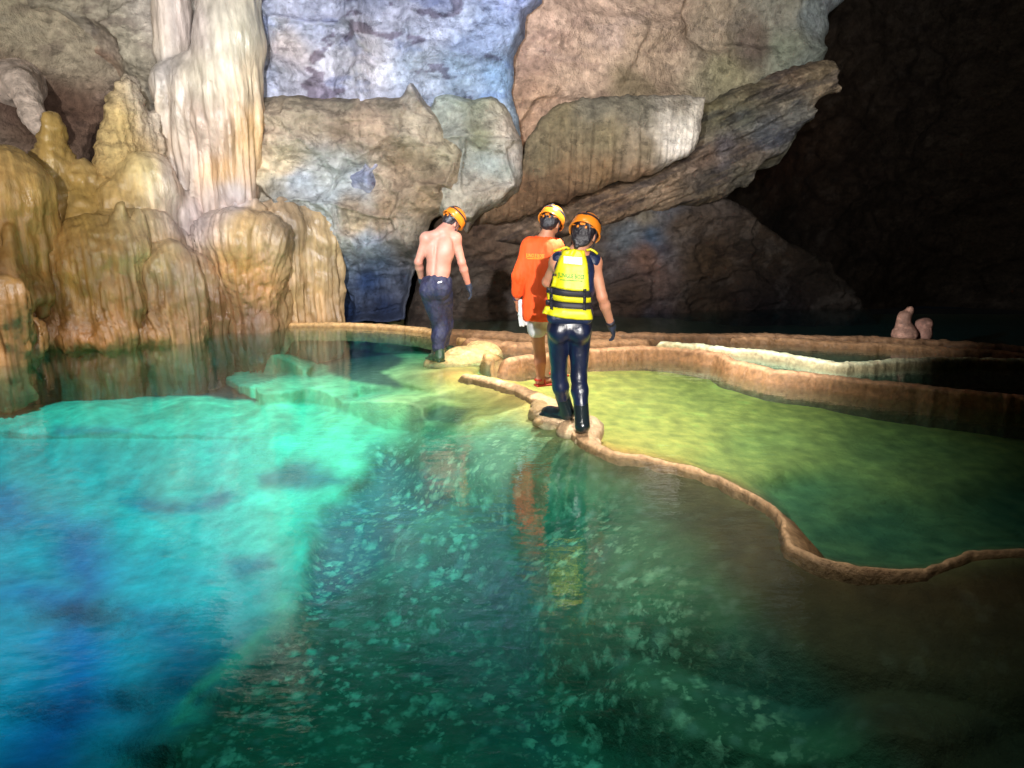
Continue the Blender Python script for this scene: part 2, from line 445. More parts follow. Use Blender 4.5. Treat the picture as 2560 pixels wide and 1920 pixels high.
# ------------------------------------------------------------------ rock colour: tones vary from place to place, tinted light and shade painted in
def palette(splats, plane=None, power=3.5, warp=0.25, gain=1.0):
    """splats: (u, v, (r,g,b) sRGB); returns f(x,z)->linear rgb, blended by distance"""
    if plane is not None:
        P = np.array([onplane(u, v, *plane)[[0, 2]] for u, v, _ in splats])
    else:
        P = np.array([onplane(u, v, 10.3, 0, 0)[[0, 2]] for u, v, _ in splats])
    C = np.array([srgb(*c) for _, _, c in splats]) * gain
    def f(x, z):
        wx = x + warp * fbm(x * 1.3, z * 1.3, 1.5, 4, 71); wz = z + warp * fbm(x * 1.3, z * 1.3, 8.5, 4, 72)
        A = np.zeros((len(x), 3)); Wt = np.zeros(len(x))
        for (px, pz), c in zip(P, C):
            w = 1.0 / ((wx - px) ** 2 + (wz - pz) ** 2 + 0.02) ** (power / 2)
            A += w[:, None] * c; Wt += w
        return A / Wt[:, None]
    return f
def mottled(pal, dark=0.35, cracks=0.5, cs=1.1, spots=0.0, seed=0, fine=0.18, streak=0.0):
    def f(x, y, z):
        c = pal(x, z)
        c = c * (1 + dark * fbm(x * 1.1, y * 0.6, z * 1.6, 5, seed + 1))[:, None]
        c = c * (1 + fine * fbm(x * 9, y * 9, z * 9, 4, seed + 2))[:, None]
        if cracks:
            wx = x + 0.25 * fbm(x * 1.5, y, z * 1.5, 4, seed + 5); wz = z + 0.25 * fbm(x * 1.5, y + 4, z * 1.5, 4, seed + 6)
            f1, f2, _ = worley(wx * cs, 0.5 + y * 0.2, wz * cs * 1.3, seed)
            e = f2 - f1
            c = c * (1 - 0.42 * cracks * (1 - sm(0.0, 0.03, e)) * sm(-0.05, 0.35, fbm(x * 2, z * 2, 3, 2, seed + 8)))[:, None]
        b = fbm(x * 3.1, y, z * 7.5 - x * 1.2, 5, seed + 15)
        c = c * (1 + 0.28 * b)[:, None]
        if spots:
            s = fbm(x * 1.7, z * 3.4, 2.2 + y * .3, 5, seed + 9)
            c = mix(c, c * np.array([0.38, 0.32, 0.36]), spots * sm(0.16, 0.24, s))
            s2 = fbm(x * 1.2 + z * .5, z * 3.1, 12.2, 5, seed + 10)
            c = mix(c, c * np.array([0.6, 0.66, 0.85]), 0.7 * spots * sm(0.15, 0.3, s2))
            s3 = fbm(x * 2.2 - z, z * 2.4, 22.2, 4, seed + 11)
            c = mix(c, np.minimum(c * 1.35 + 0.02, 0.85), spots * sm(0.18, 0.26, s3))
        if streak:
            s = fbm(x * 11 + 0.5 * fbm(x, z, 3, 2, 4), z * 0.7, y * 3, 4, seed + 13)
            c = c * (1 + streak * s)[:, None]
        return c
    return f

# ------------------------------------------------------------------ cave walls (setting)
def hump(x, z, plane, u, v, ru, rv, amp, p=1.0):
    """a rounded swelling at pixel (u,v)"""
    P = onplane(u, v, *plane); s = P[1] / FPX
    q = ((x - P[0]) / (ru * s)) ** 2 + ((z - P[2]) / (rv * s)) ** 2
    return amp * np.exp(-q * p)
def bowls(x, y, z, s, amp, seed, warp=0.3, asp=1.3):
    """scallops and flat facets between ridges"""
    wx = x + warp * fbm(x * 1.1, y, z * 1.1, 4, seed); wz = z + warp * fbm(x * 1.1, y + 5, z * 1.1, 4, seed + 1)
    f1, f2, cid = worley(wx * s, 0.5, wz * s * asp, seed)
    tilt = (_g[cid, 0] * 0.5) * (f1) + _g[cid, 2] * 0.25
    return amp * (f1 ** 2 * 0.8 + tilt * sm(0, 0.12, f2 - f1))

# back shell: the far chamber walls, a curved sheet behind everything
def shell():
    kx = np.array([-16, -11, -8.2, -5.6, -3.2, -1, 1.2, 3.0, 5, 8, 13, 20, 30.0])
    ky = np.array([-1, 5.5, 9.6, 12.3, 12.9, 12.9, 12.9, 14.5, 18, 22, 24, 22, 14.0])
    res = 0.07
    tx = np.arange(-15, 29, res); tz = np.arange(-1.6, 11.0, res)
    X, Z = np.meshgrid(tx, tz, indexing='ij')
    Y = np.interp(X, kx, ky)
    K = np.exp(-np.linspace(-2, 2, 31) ** 2); K /= K.sum()
    Y1 = np.convolve(np.pad(Y[:, 0], 15, 'edge'), K, 'valid')
    Y = np.repeat(Y1[:, None], len(tz), 1)
    Y = Y - 0.06 * np.clip(Z - 1, 0, 20) ** 1.8 * 0.5
    Y = Y - 0.5 * fbm(X * 0.5, Z * 0.7, 1.0, 5, 31) - 0.14 * ridge(X * 1.3, Z * 2.0, 2, 4, 32) - bowls(X, 0 * X, Z, 0.8, 0.35, 3)
    V = np.stack([X, Y, Z], -1).reshape(-1, 3)
    n0, n1 = X.shape; idx = np.arange(n0 * n1).reshape(n0, n1)
    F = np.stack([idx[:-1, :-1], idx[1:, :-1], idx[1:, 1:], idx[:-1, 1:]], -1).reshape(-1, 4)
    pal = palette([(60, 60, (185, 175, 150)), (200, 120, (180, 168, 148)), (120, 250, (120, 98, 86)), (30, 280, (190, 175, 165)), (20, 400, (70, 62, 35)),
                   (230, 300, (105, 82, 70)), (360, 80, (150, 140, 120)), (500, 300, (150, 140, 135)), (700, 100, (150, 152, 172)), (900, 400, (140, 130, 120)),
                   (900, 590, (120, 130, 145)), (960, 600, (110, 122, 140)), (830, 690, (34, 60, 98)), (930, 700, (28, 52, 92)), (850, 780, (18, 38, 70)), (960, 780, (20, 36, 66)),  # navy entries paint the recess's shade into the rock
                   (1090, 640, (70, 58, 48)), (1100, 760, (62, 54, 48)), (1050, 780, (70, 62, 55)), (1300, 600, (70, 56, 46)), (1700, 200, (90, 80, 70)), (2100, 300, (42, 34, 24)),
                   (2200, 100, (38, 36, 24)), (2350, 300, (50, 30, 20)), (2100, 600, (40, 32, 24)), (2400, 700, (24, 18, 14)), (-300, 300, (110, 90, 60)), (1000, -300, (60, 56, 52)), (0, -300, (60, 56, 52)), (0, -700, (44, 40, 36)), (1000, -700, (44, 40, 36)), (1800, -600, (44, 40, 36))], (12, 0, 0))  # shade painted onto unseen upper rock so the water mirrors less
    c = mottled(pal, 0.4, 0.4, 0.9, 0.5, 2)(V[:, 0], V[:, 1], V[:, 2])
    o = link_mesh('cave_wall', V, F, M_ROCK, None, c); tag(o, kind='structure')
    # roof of the chamber
    tx = np.arange(-15, 29, 0.25); ty = np.arange(-6, 26, 0.25)
    X, Y = np.meshgrid(tx, ty, indexing='ij')
    Z = 8.6 + 0.9 * fbm(X * 0.3, Y * 0.3, 4, 5, 41) + 0.3 * ridge(X, Y, 3, 4, 42)
    V = np.stack([X, Y, Z], -1).reshape(-1, 3)
    n0, n1 = X.shape; idx = np.arange(n0 * n1).reshape(n0, n1)
    F = np.stack([idx[:-1, :-1], idx[:-1, 1:], idx[1:, 1:], idx[1:, :-1]], -1).reshape(-1, 4)
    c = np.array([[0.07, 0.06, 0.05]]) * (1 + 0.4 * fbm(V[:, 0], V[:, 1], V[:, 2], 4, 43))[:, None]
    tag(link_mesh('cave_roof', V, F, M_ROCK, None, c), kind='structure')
shell()

PB = (11.7, 0.0, -0.10)
def d_blue(x, y, z, sd):
    h = 0.22 * fbm(x * 0.8, z * 1.2, 2, 5, 11) + bowls(x, y, z, 1.05, 0.34, 12) + 0.05 * ridge(x * 4, z * 5, 1, 4, 13)
    h += 0.07 * fbm(x * 2.0 + z * 1.2, z * 5.5, 5, 4, 14)
    for u, w in ((735, 22), (925, 16), (1050, 26), (905, 40)):
        P = onplane(u, 150, *PB); q = np.abs(x + 0.05 * fbm(z * 2, 0, u, 2) - P[0]) / (w * 0.006)
        h += 0.16 * np.exp(-q * q)
    return h
pal = palette([(700, 60, (150, 155, 175)), (690, 200, (160, 165, 185)), (800, 60, (165, 168, 190)), (830, 190, (185, 182, 192)), (940, 160, (190, 184, 190)), (1000, 60, (175, 175, 195)),  # bluish tones paint the cool light into the rock
               (960, 20, (120, 126, 150)), (1100, 10, (110, 118, 150)), (1080, 90, (165, 170, 192)), (1150, 60, (150, 158, 182)), (1190, 130, (126, 140, 172)), (1160, 190, (134, 152, 176)),
               (1240, 100, (150, 165, 200)), (1260, 200, (128, 155, 190)), (1270, 330, (150, 165, 180)), (1290, 30, (140, 150, 185)), (740, 130, (185, 172, 170)), (860, 250, (175, 175, 195)), (1050, 200, (165, 175, 195)),
               (650, 330, (150, 150, 150)), (900, -170, (90, 92, 100)), (1200, -170, (80, 80, 88)), (700, -170, (90, 90, 98)), (1000, -400, (46, 44, 42)), (700, -500, (46, 44, 42)), (1300, -500, (46, 44, 42))], PB)  # topmost entries painted dark so the water reflects less haze
tag(relief('cave_wall', [(560, -700), (1420, -700), (1345, -40), (1355, 10), (1318, 40), (1312, 95), (1285, 140), (1280, 230), (1296, 300), (1306, 380), (1295, 470), (1150, 520), (560, 520)],
           PB, 0.36, 0.35, 0.022, d_blue, mottled(pal, 0.3, 0.55, 1.0, 0.9, 20, streak=0.12), M_ROCK, seed=1), kind='structure')

PU = (11.6, -0.12, -0.12)
def d_ul(x, y, z, sd):
    return 0.3 * fbm(x * 0.8, z * 1.2, 2, 5, 171) + bowls(x, y, z, 0.9, 0.35, 172) + 0.05 * ridge(x * 3, z * 5, 1, 5, 173)
pal = palette([(60, 60, (178, 170, 150)), (150, 30, (160, 150, 135)), (230, 60, (178, 168, 150)), (120, 130, (180, 172, 150)), (200, 150, (150, 138, 118)), (280, 100, (165, 155, 138)), (330, 60, (150, 142, 128)), (30, 20, (190, 182, 160)),
               (260, 150, (150, 120, 100)), (360, 150, (150, 142, 126)), (420, 60, (172, 162, 152)), (-100, 60, (150, 140, 118)), (0, -200, (80, 74, 66)), (400, -200, (80, 74, 66)), (200, -500, (44, 40, 36))], PU)  # last entries painted darker to dim their mirror image in the water
tag(relief('cave_wall', [(-700, -700), (600, -700), (600, 420), (400, 420), (350, 260), (310, 190), (262, 178), (225, 192), (160, 168), (90, 150), (40, 118), (-60, 96), (-700, 60)],
           PU, 0.45, 0.3, 0.03, d_ul, mottled(pal, 0.3, 0.5, 1.2, 0.5, 90), M_ROCK, seed=9), kind='structure')

PK = (12.9, 0.30, -0.12)
def d_pink(x, y, z, sd):
    h = 0.3 * fbm(x * 0.5, z * 0.9, 2, 5, 111) + bowls(x, y, z, 0.7, 0.3, 112) + 0.03 * ridge(x * 4, z * 4, 1, 4, 113)
    h += 0.06 * fbm(x * 6, z * 0.9, 2, 3, 114) * sm(3.6, 2.8, z)
    return h
pal = palette([(1340, 120, (172, 144, 128)), (1330, 300, (168, 136, 112)), (1400, 60, (168, 142, 126)), (1500, 100, (178, 152, 134)), (1450, 200, (174, 148, 128)), (1650, 60, (172, 148, 128)),
               (1600, 180, (165, 142, 120)), (1750, 100, (156, 140, 122)), (1780, 200, (140, 134, 108)), (1900, 60, (146, 146, 138)), (1900, 150, (124, 132, 120)), (1980, 60, (128, 140, 148)),
               (1970, 180, (118, 128, 126)), (2040, 20, (130, 142, 155)), (1560, 240, (120, 105, 82)), (1850, 130, (110, 98, 90)), (1280, 420, (130, 95, 70)), (1700, -200, (90, 82, 74)), (1400, -200, (90, 82, 74)), (2000, -200, (70, 66, 64)), (1500, -500, (46, 42, 38)), (2000, -600, (46, 42, 38))], PK)  # high entries painted dark, keeping reflections in the pools dim
tag(relief('cave_wall', [(1230, -900), (2250, -900), (2100, -60), (2075, 0), (2062, 30), (2030, 55), (2022, 100), (2002, 130), (2005, 165), (1990, 200), (2000, 260), (1900, 420), (1500, 480), (1300, 600), (1180, 600)],
           PK, 0.9, 0.55, 0.03, d_pink, mottled(pal, 0.25, 0.35, 0.8, 0.35, 30, streak=0.10), M_ROCK, seed=2), kind='structure')

# ---- brown striped lower wall behind the walkers
PD = (11.78, 0.16, 0.08)
def d_low(x, y, z, sd):
    s = z - 0.27 * x
    h = 0.3 * fbm(x * 0.5, z * 0.9, 2, 5, 121) + 0.12 * np.abs(fbm(x * 0.7, s * 4.5, 1, 5, 122)) + bowls(x, y, z, 1.0, 0.22, 123) + 0.06 * ridge(x * 3, s * 7, 1, 4, 124)
    return h
pal = palette([(1150, 560, (95, 72, 55)), (1230, 600, (92, 72, 58)), (1150, 700, (72, 62, 54)), (1250, 760, (70, 58, 50)), (1350, 620, (98, 82, 66)), (1450, 560, (105, 84, 62)), (1550, 520, (100, 88, 74)),
               (1650, 500, (92, 92, 98)), (1600, 540, (110, 100, 84)), (1560, 590, (84, 90, 96)), (1620, 590, (58, 76, 96)), (1700, 560, (80, 66, 54)), (1600, 640, (104, 76, 62)), (1550, 740, (62, 46, 36)), (1750, 640, (66, 50, 34)),
               (1750, 740, (52, 40, 30)), (1900, 600, (52, 42, 34)), (1900, 780, (32, 26, 30)), (1600, 810, (34, 32, 48)), (1400, 800, (46, 42, 48)), (2050, 600, (36, 30, 26))], PD, gain=.75)
tag(relief('cave_wall', [(1080, 480), (1300, 480), (1500, 440), (1780, 470), (1860, 520), (1900, 560), (1960, 600), (2050, 640), (2120, 720), (2200, 840), (2200, 980), (1020, 980), (1012, 800), (1040, 700), (1062, 610)],
           PD, 0.3, 0.5, 0.025, d_low, mottled(pal, 0.35, 0.4, 1.3, 0.6, 40), M_ROCK, jitter=0.08, seed=3), kind='structure')

# ---- things of rock
# hanging boulder, pale faceted part behind
PC = (11.1, 0.10, 0.02)
def d_facet(x, y, z, sd):
    return 0.22 * fbm(x * 0.9, z * 0.9, 2, 4, 131) + bowls(x, y, z, 1.5, 0.3, 132, 0.15) + 0.02 * ridge(x * 5, z * 5, 1, 3, 133)
pal = palette([(1130, 260, (150, 158, 150)), (1200, 270, (130, 132, 112)), (1250, 290, (150, 142, 125)), (1220, 340, (125, 125, 100)), (1285, 330, (175, 160, 145)), (1290, 400, (172, 160, 150)), (1260, 420, (140, 145, 138)), (1240, 480, (162, 148, 132)),
               (1200, 520, (160, 150, 135)), (1150, 350, (150, 150, 140)), (1225, 400, (150, 158, 155)), (1290, 460, (160, 148, 135))], PC, gain=1.12)
o = relief('rock_outcrop', [(1060, 300), (1085, 238), (1120, 232), (1180, 246), (1228, 240), (1262, 262), (1284, 300), (1300, 340), (1308, 385), (1306, 440), (1296, 480), (1268, 510), (1232, 520), (1205, 534), (1185, 560), (1120, 560), (1060, 480)],
           PC, 0.34, 0.45, 0.02, d_facet, mottled(pal, 0.22, 0.7, 1.7, 0.2, 50), M_ROCK, seed=4)
tag(o, 'pale grey-green faceted rock bulge with a rounded outer edge, right of the brown overhang', 'rock')

PO = (11.2, 0.05, 0.0)
def d_over(x, y, z, sd):
    s = z + 0.12 * x
    Pb = onplane(900, 590, *PO); und = sm(Pb[2] + 0.05 + 0.12 * fbm(x * 1.2, 1, 1, 3, 149), Pb[2] - 0.65, z)
    h = -0.75 * und + 0.26 * fbm(x * 0.7, z * 1.1, 2, 5, 141) + bowls(x, y, z, 1.25, 0.34, 142, 0.35) + 0.05 * ridge(x * 4, s * 7, 1, 5, 143) + 0.10 * np.abs(fbm(x * 0.9, s * 4, 1, 5, 145))
    P = onplane(900, 545, *PO)
    zone = sm(P[2] + 0.45, P[2] + 0.1, z) * np.exp(-((x - P[0]) / 0.9) ** 4)
    h += 0.10 * zone * np.abs(pn(x * 9, z * 0.6, 3, 144))
    for u, v, ru, rv, am in ((750, 290, 60, 60, .15), (690, 310, 40, 70, .12), (960, 330, 130, 50, .2), (1080, 330, 80, 60, .2), (1100, 450, 70, 60, .2), (900, 430, 60, 30, -.15), (860, 470, 80, 25, -.22),
                             (1000, 500, 120, 30, .12), (1040, 215, 18, 45, .3), (770, 370, 60, 20, .2)):
        h += hump(x, z, PO, u, v, ru, rv, am)
    return h
pal = palette([(660, 270, (96, 88, 72)), (760, 255, (122, 112, 95)), (880, 260, (120, 112, 98)), (1000, 265, (118, 108, 92)), (720, 310, (165, 148, 128)), (690, 350, (150, 128, 110)), (780, 330, (158, 142, 122)), (900, 320, (165, 142, 122)),
               (860, 350, (118, 100, 84)), (960, 340, (172, 148, 128)), (1050, 330, (172, 158, 138)), (1030, 370, (108, 94, 72)), (1080, 400, (112, 98, 78)), (1120, 380, (150, 140, 118)), (1000, 420, (140, 118, 96)), (1100, 460, (122, 104, 84)), (1160, 440, (140, 124, 102)),
               (680, 420, (210, 190, 155)), (730, 410, (200, 180, 150)), (760, 450, (168, 176, 190)), (830, 440, (168, 168, 165)), (860, 460, (160, 166, 168)), (820, 490, (160, 168, 172)), (900, 470, (165, 170, 175)), (950, 460, (172, 152, 130)),
               (880, 520, (135, 116, 92)), (980, 510, (148, 124, 98)), (1080, 510, (138, 116, 92)), (900, 560, (160, 138, 110)), (960, 560, (145, 124, 102)), (1040, 560, (150, 138, 122)), (1170, 520, (140, 128, 112)), (1172, 570, (120, 105, 92)),
               (740, 510, (130, 130, 125)), (820, 560, (150, 155, 155)), (870, 600, (160, 160, 155)), (930, 610, (130, 140, 150)), (700, 480, (150, 138, 118)), (1040, 222, (185, 180, 182)), (1021, 620, (90, 84, 80)), (960, 610, (105, 115, 130)), (850, 650, (92, 112, 130)), (950, 655, (62, 78, 100)), (830, 700, (26, 48, 84)), (930, 700, (22, 44, 80)), (1000, 690, (60, 66, 82)), (850, 780, (14, 32, 62)), (960, 780, (22, 34, 60)), (760, 720, (20, 40, 70))], PO, gain=1.22)  # low navy entries: shade under the overhang painted into its colour
o = relief('rock_overhang', [(500, 240), (640, 244), (760, 238), (880, 244), (925, 238), (1000, 240), (1022, 214), (1040, 204), (1062, 246), (1100, 290), (1130, 340), (1165, 372), (1184, 420), (1192, 470), (1188, 500), (1196, 520), (1186, 560), (1172, 586), (1160, 570), (1150, 548), (1120, 530), (1080, 552), (1062, 600), (1050, 640), (1030, 700), (1010, 800), (500, 830)],
           PO, 0.32, 0.35, 0.02, d_over, mottled(pal, 0.28, 0.6, 1.3, 0.12, 60, streak=0.08), M_ROCK, jitter=0.06, seed=5)
tag(o, 'large brown and pale overhanging rock mass with drip fringes, behind the shirtless walker', 'rock')

# grey-brown flowstone slab with hanging fringe
PS = (11.4, 0.10, -0.05)
def d_slab(x, y, z, sd):
    return 0.15 * fbm(x * 0.7, z * 0.9, 2, 4, 151) + 0.016 * fbm(x * 22, z * 22, 1, 3, 152) + (0.06 * np.abs(pn(x * 9, z * 0.7, 3, 153)) + 0.03 * np.abs(pn(x * 20, z * 0.8, 3, 154))) * (0.25 + sm(3.1, 2.4, z))
pal = palette([(1400, 280, (112, 100, 76)), (1500, 260, (104, 98, 84)), (1600, 280, (100, 94, 80)), (1700, 270, (110, 100, 84)), (1350, 380, (108, 96, 74)), (1500, 350, (112, 100, 76)), (1620, 380, (118, 104, 82)),
               (1710, 300, (225, 215, 200)), (1714, 330, (235, 225, 212)), (1712, 355, (232, 222, 210)), (1704, 385, (220, 208, 195)), (1745, 340, (112, 98, 78)), (1300, 480, (104, 78, 56)), (1400, 450, (110, 86, 62)), (1500, 430, (116, 92, 66)), (1600, 440, (122, 96, 72)), (1400, 510, (86, 62, 44))], PS)
o = relief('flowstone_slab', [(1290, 420), (1318, 345), (1355, 290), (1400, 258), (1480, 243), (1600, 238), (1700, 236), (1762, 245), (1752, 300), (1748, 350), (1722, 392), (1690, 402), (1640, 432), (1600, 446), (1575, 456), (1545, 452), (1500, 470), (1480, 486), (1440, 490), (1410, 512), (1380, 506), (1340, 528), (1290, 552), (1240, 560), (1190, 560), (1200, 470)],
           PS, 0.22, 0.35, 0.018, d_slab, mottled(pal, 0.18, 0.0, 1, 0.15, 70, fine=0.3, streak=0.25), M_ROCK, jitter=0.05, jf=6, seed=6)
tag(o, 'grey-brown flowstone slab with a ragged drip fringe along its lower edge and one white streak', 'flowstone')

PL = (11.72, 0.16, -0.05)
def d_ledge(x, y, z, sd):
    s = z - 0.36 * x
    return 0.18 * fbm(x * 0.7, s * 1.5, 2, 4, 161) + 0.13 * ridge(x * 1.2, s * 6, 1, 5, 162) + 0.05 * ridge(x * 7, s * 12, 1, 4, 163)
pal0 = palette([(1760, 260, (120, 112, 82)), (1850, 230, (120, 112, 90)), (1950, 200, (128, 112, 96)), (2050, 170, (130, 118, 100)), (2080, 210, (132, 120, 108)), (1780, 320, (96, 92, 74)), (1850, 300, (88, 90, 82)), (1950, 260, (104, 98, 88)), (1800, 370, (96, 92, 96)),
                (1900, 340, (84, 88, 96)), (1980, 300, (98, 100, 100)), (1750, 400, (112, 92, 78)), (1850, 400, (96, 84, 74)), (1750, 440, (72, 66, 60)), (1850, 450, (84, 80, 70)), (1500, 520, (108, 86, 66)), (1400, 560, (100, 80, 62)), (1650, 470, (110, 92, 74)), (1750, 500, (92, 80, 64)), (1300, 600, (92, 74, 60))], PL)
def c_ledge(x, y, z):
    c = mottled(pal0, 0.3, 0.4, 1.5, 0.4, 80)(x, y, z)
    s = z - 0.40 * x
    st = fbm(x * 1.4, s * 9, 3, 4, 81)
    c = mix(c, c * np.array([0.45, 0.48, 0.6]), sm(0.10, 0.25, st) * 0.8)
    c = mix(c, np.minimum(c * 1.9, 0.7), sm(0.18, 0.3, fbm(x * 6, s * 16, 9, 4, 82)) * 0.7)
    return c
o = relief('rock_ledge', [(1752, 262), (1800, 236), (1870, 214), (1905, 196), (1985, 166), (2030, 152), (2080, 150), (2092, 178), (2084, 196), (2094, 228), (2060, 240), (2034, 262), (2026, 300), (1996, 322), (1970, 352), (1950, 392), (1905, 402), (1882, 432), (1866, 462), (1838, 470), (1815, 498), (1770, 508), (1700, 520), (1600, 540), (1500, 566), (1400, 600), (1300, 620), (1180, 600), (1300, 540), (1500, 470), (1690, 400), (1745, 350)],
           PL, 0.24, 0.25, 0.02, d_ledge, c_ledge, M_ROCK, jitter=0.09, jf=4, seed=7)
tag(o, 'layered grey rock ledge with pale bands, jutting up to the right into the dark', 'rock')

# ------------------------------------------------------------------ flowstone group on the left, modelled as solids
def dome(s, u, vtop, vbot, hw, y, depth=0.6, k=0.05, tilt=0):
    """mound: half ellipsoid, apex at (u,vtop), foot at vbot, half width hw pixels"""
    a, b = ony(u, vtop, y), ony(u, vbot, y); w = hw * y / FPX; h = a[2] - b[2]
    s.ell((b[0], y + depth * w * 0.6, b[2]), (w, w * depth + 0.12, h), k=k)
def mound(s, u, vtop, vbot, hw, y, depth=0.6, k=0.05):
    """broad rounded mound: hemispherical head on a slightly widening body"""
    w = hw * y / FPX; a = ony(u, vtop, y); b = ony(u, vbot, y); a[1] += depth * w * .5; b[1] = a[1]
    a[2] -= w * .95
    s.cap(a, b, w, w * 1.12, k=k, flat=((0, 1, 0), depth))
def flute(x, y, z, f=9, amp=0.03, seed=0, drift=0.25, conv=None):
    """vertical runnels; conv=(x0,z0): they run together towards that point"""
    a = x * 1.0 + y * 0.8
    if conv is not None:
        x0, z0, pz = conv
        a = (x - x0) / np.clip((z - z0) / (pz - z0), 0.28, 1.3) ** 0.55
    a = a + drift * 0.12 * fbm(x * 1.5, y, z * 1.5, 3, seed)
    n = np.abs(pn(a * f, y * 1.5, z * 0.5, seed)) + 0.5 * np.abs(pn(a * f * 2.1, y * 2, z * 0.7, seed + 3))
    return amp * (n * 1.6 - 0.5)
def runnel_col(c, x, y, z, f, seed, amt, conv=None):
    n = flute(x, y, z, f, 1.0, seed, conv=conv)
    return c * (1 + amt * np.clip(n, -0.6, 0.9))[:, None]
def rock_solid(name, s, disp, colf, material, smooth=2):
    V, Q = s.mesh(smooth=smooth)
    N = mesh_normals(V, Q)
    h = disp(V, N); V2 = V + N * h[:, None]
    c = colf(V2, N)
    return link_mesh(name, V2, Q, material, None, c)

flow_pal = palette([(60, 560, (168, 132, 76)), (60, 800, (150, 110, 66)), (200, 500, (172, 146, 88)), (200, 700, (172, 134, 78)), (300, 480, (182, 158, 108)), (390, 650, (184, 154, 108)), (400, 780, (160, 118, 72)), (200, 840, (142, 98, 54)),
                    (330, 400, (198, 178, 128)), (300, 320, (196, 176, 130)), (130, 330, (170, 146, 92)), (450, 430, (190, 172, 160)), (480, 560, (190, 172, 168)), (470, 700, (172, 140, 110)), (420, 300, (196, 186, 176)),
                    (520, 200, (205, 198, 182)), (600, 60, (200, 196, 178)), (560, 20, (200, 194, 180)), (460, 40, (190, 180, 176)), (640, 200, (205, 190, 165)), (400, 200, (184, 180, 178)), (520, 340, (204, 184, 172)), (630, 330, (205, 170, 125)), (570, 420, (200, 160, 118)),
                    (590, 500, (190, 176, 174)), (620, 560, (196, 160, 108)), (600, 660, (184, 134, 80)), (640, 720, (172, 122, 74)), (640, 790, (126, 92, 70)), (560, 780, (140, 98, 66)), (730, 580, (140, 118, 92)), (760, 660, (186, 154, 112)), (800, 620, (176, 146, 108)), (760, 760, (178, 142, 98)),
                    (840, 600, (188, 160, 118)), (350, 820, (150, 108, 66)), (-200, 600, (165, 128, 76))])
def flow_col(seed, f, amt, conv=None, dark=0.22):
    def g(V, N):
        x, y, z = V.T
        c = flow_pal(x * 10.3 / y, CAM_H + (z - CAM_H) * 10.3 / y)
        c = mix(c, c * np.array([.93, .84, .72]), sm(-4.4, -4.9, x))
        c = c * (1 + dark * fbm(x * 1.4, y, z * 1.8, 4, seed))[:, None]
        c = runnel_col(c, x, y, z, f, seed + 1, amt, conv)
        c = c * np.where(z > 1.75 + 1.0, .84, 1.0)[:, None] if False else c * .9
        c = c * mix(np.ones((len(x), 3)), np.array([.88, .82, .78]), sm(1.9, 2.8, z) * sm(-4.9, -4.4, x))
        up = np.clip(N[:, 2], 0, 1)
        c = mix(c, c * np.array([0.92, 1.0, 1.12]), up * 0.5)          # slightly bluer on upward faces
        return c
    return g

def bounds(us, vs, y0, y1, pad=0.25):
    P = np.array([ony(u, v, y) for u in us for v in vs for y in (y0, y1)])
    lo = P.min(0) - pad; hi = P.max(0) + pad; lo[1] = y0 - pad; hi[1] = y1 + pad
    return lo, hi

# 1 great column
lo, hi = bounds((360, 720), (-420, 640), 9.7, 11.2)
s = SDF(lo, hi, 0.03, 0.12)
def pt(u, v, y): return ony(u, v, y)
s.cap(pt(570, -400, 10.7), pt(572, 120, 10.55), 0.44, 0.40)
s.cap(pt(575, 100, 10.5), pt(560, 300, 10.45), 0.44, 0.46)
s.cap(pt(500, 210, 10.55), pt(510, 420, 10.5), 0.40, 0.28)
s.cap(pt(440, 215, 10.65), pt(460, 380, 10.6), 0.32, 0.14)
s.cap(pt(585, 300, 10.45), pt(590, 480, 10.4), 0.40, 0.30)
s.cap(pt(428, -420, 10.9), pt(430, 130, 10.8), 0.30, 0.24)
s.cap(pt(470, 330, 10.7), pt(470, 620, 10.55), 0.30, 0.32)
s.cap(pt(560, 400, 10.7), pt(545, 640, 10.6), 0.45, 0.5)
def d_col(V, N):
    x, y, z = V.T
    hz = np.clip(1 - N[:, 2] ** 2, 0, 1)
    zt = ony(560, 200, 10.4)[2]
    low = 0.22 + 0.78 * sm(zt + 0.25, zt - 0.25, z)
    return (flute(x, y * 0.6, z, 6.5, 0.08, 201) + flute(x, y * 0.6, z, 14, 0.05, 207)) * low * hz + 0.04 * fbm(x * 3, y * 3, z * 2, 4, 202)
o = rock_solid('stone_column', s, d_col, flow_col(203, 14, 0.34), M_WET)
tag(o, 'tall pale fluted stone column hanging from the roof beside the bluish wall', 'stalactite')

# 2 stepped stalagmite
lo, hi = bounds((225, 420), (170, 600), 9.6, 10.6)
s = SDF(lo, hi, 0.028, 0.035)
for u, vt, vb, hw, y in ((318, 186, 262, 30, 10.1), (306, 215, 300, 42, 10.05), (300, 262, 350, 44, 10.0), (290, 300, 380, 46, 9.95), (318, 300, 400, 55, 10.1), (292, 318, 420, 58, 9.9), (380, 270, 400, 34, 10.3), (404, 330, 560, 36, 10.3), (330, 360, 600, 72, 9.9), (430, 400, 640, 40, 10.3)):
    dome(s, u, vt, vb, hw, y, 0.9)
def d_step(V, N):
    x, y, z = V.T
    return 0.10 * (np.abs((z * 6.5 + 0.5 * fbm(x * 2, y * 2, z, 3, 211)) % 1 - 0.5) - 0.25) * -0.6 + 0.05 * fbm(x * 5, y * 5, z * 5, 4, 212) + flute(x, y, z, 9, 0.04, 213)
o = rock_solid('stalagmite', s, d_step, flow_col(214, 10, 0.2), M_ROCK)
tag(o, 'pale stepped stalagmite stacked in tiers just left of the tall column', 'stalagmite')

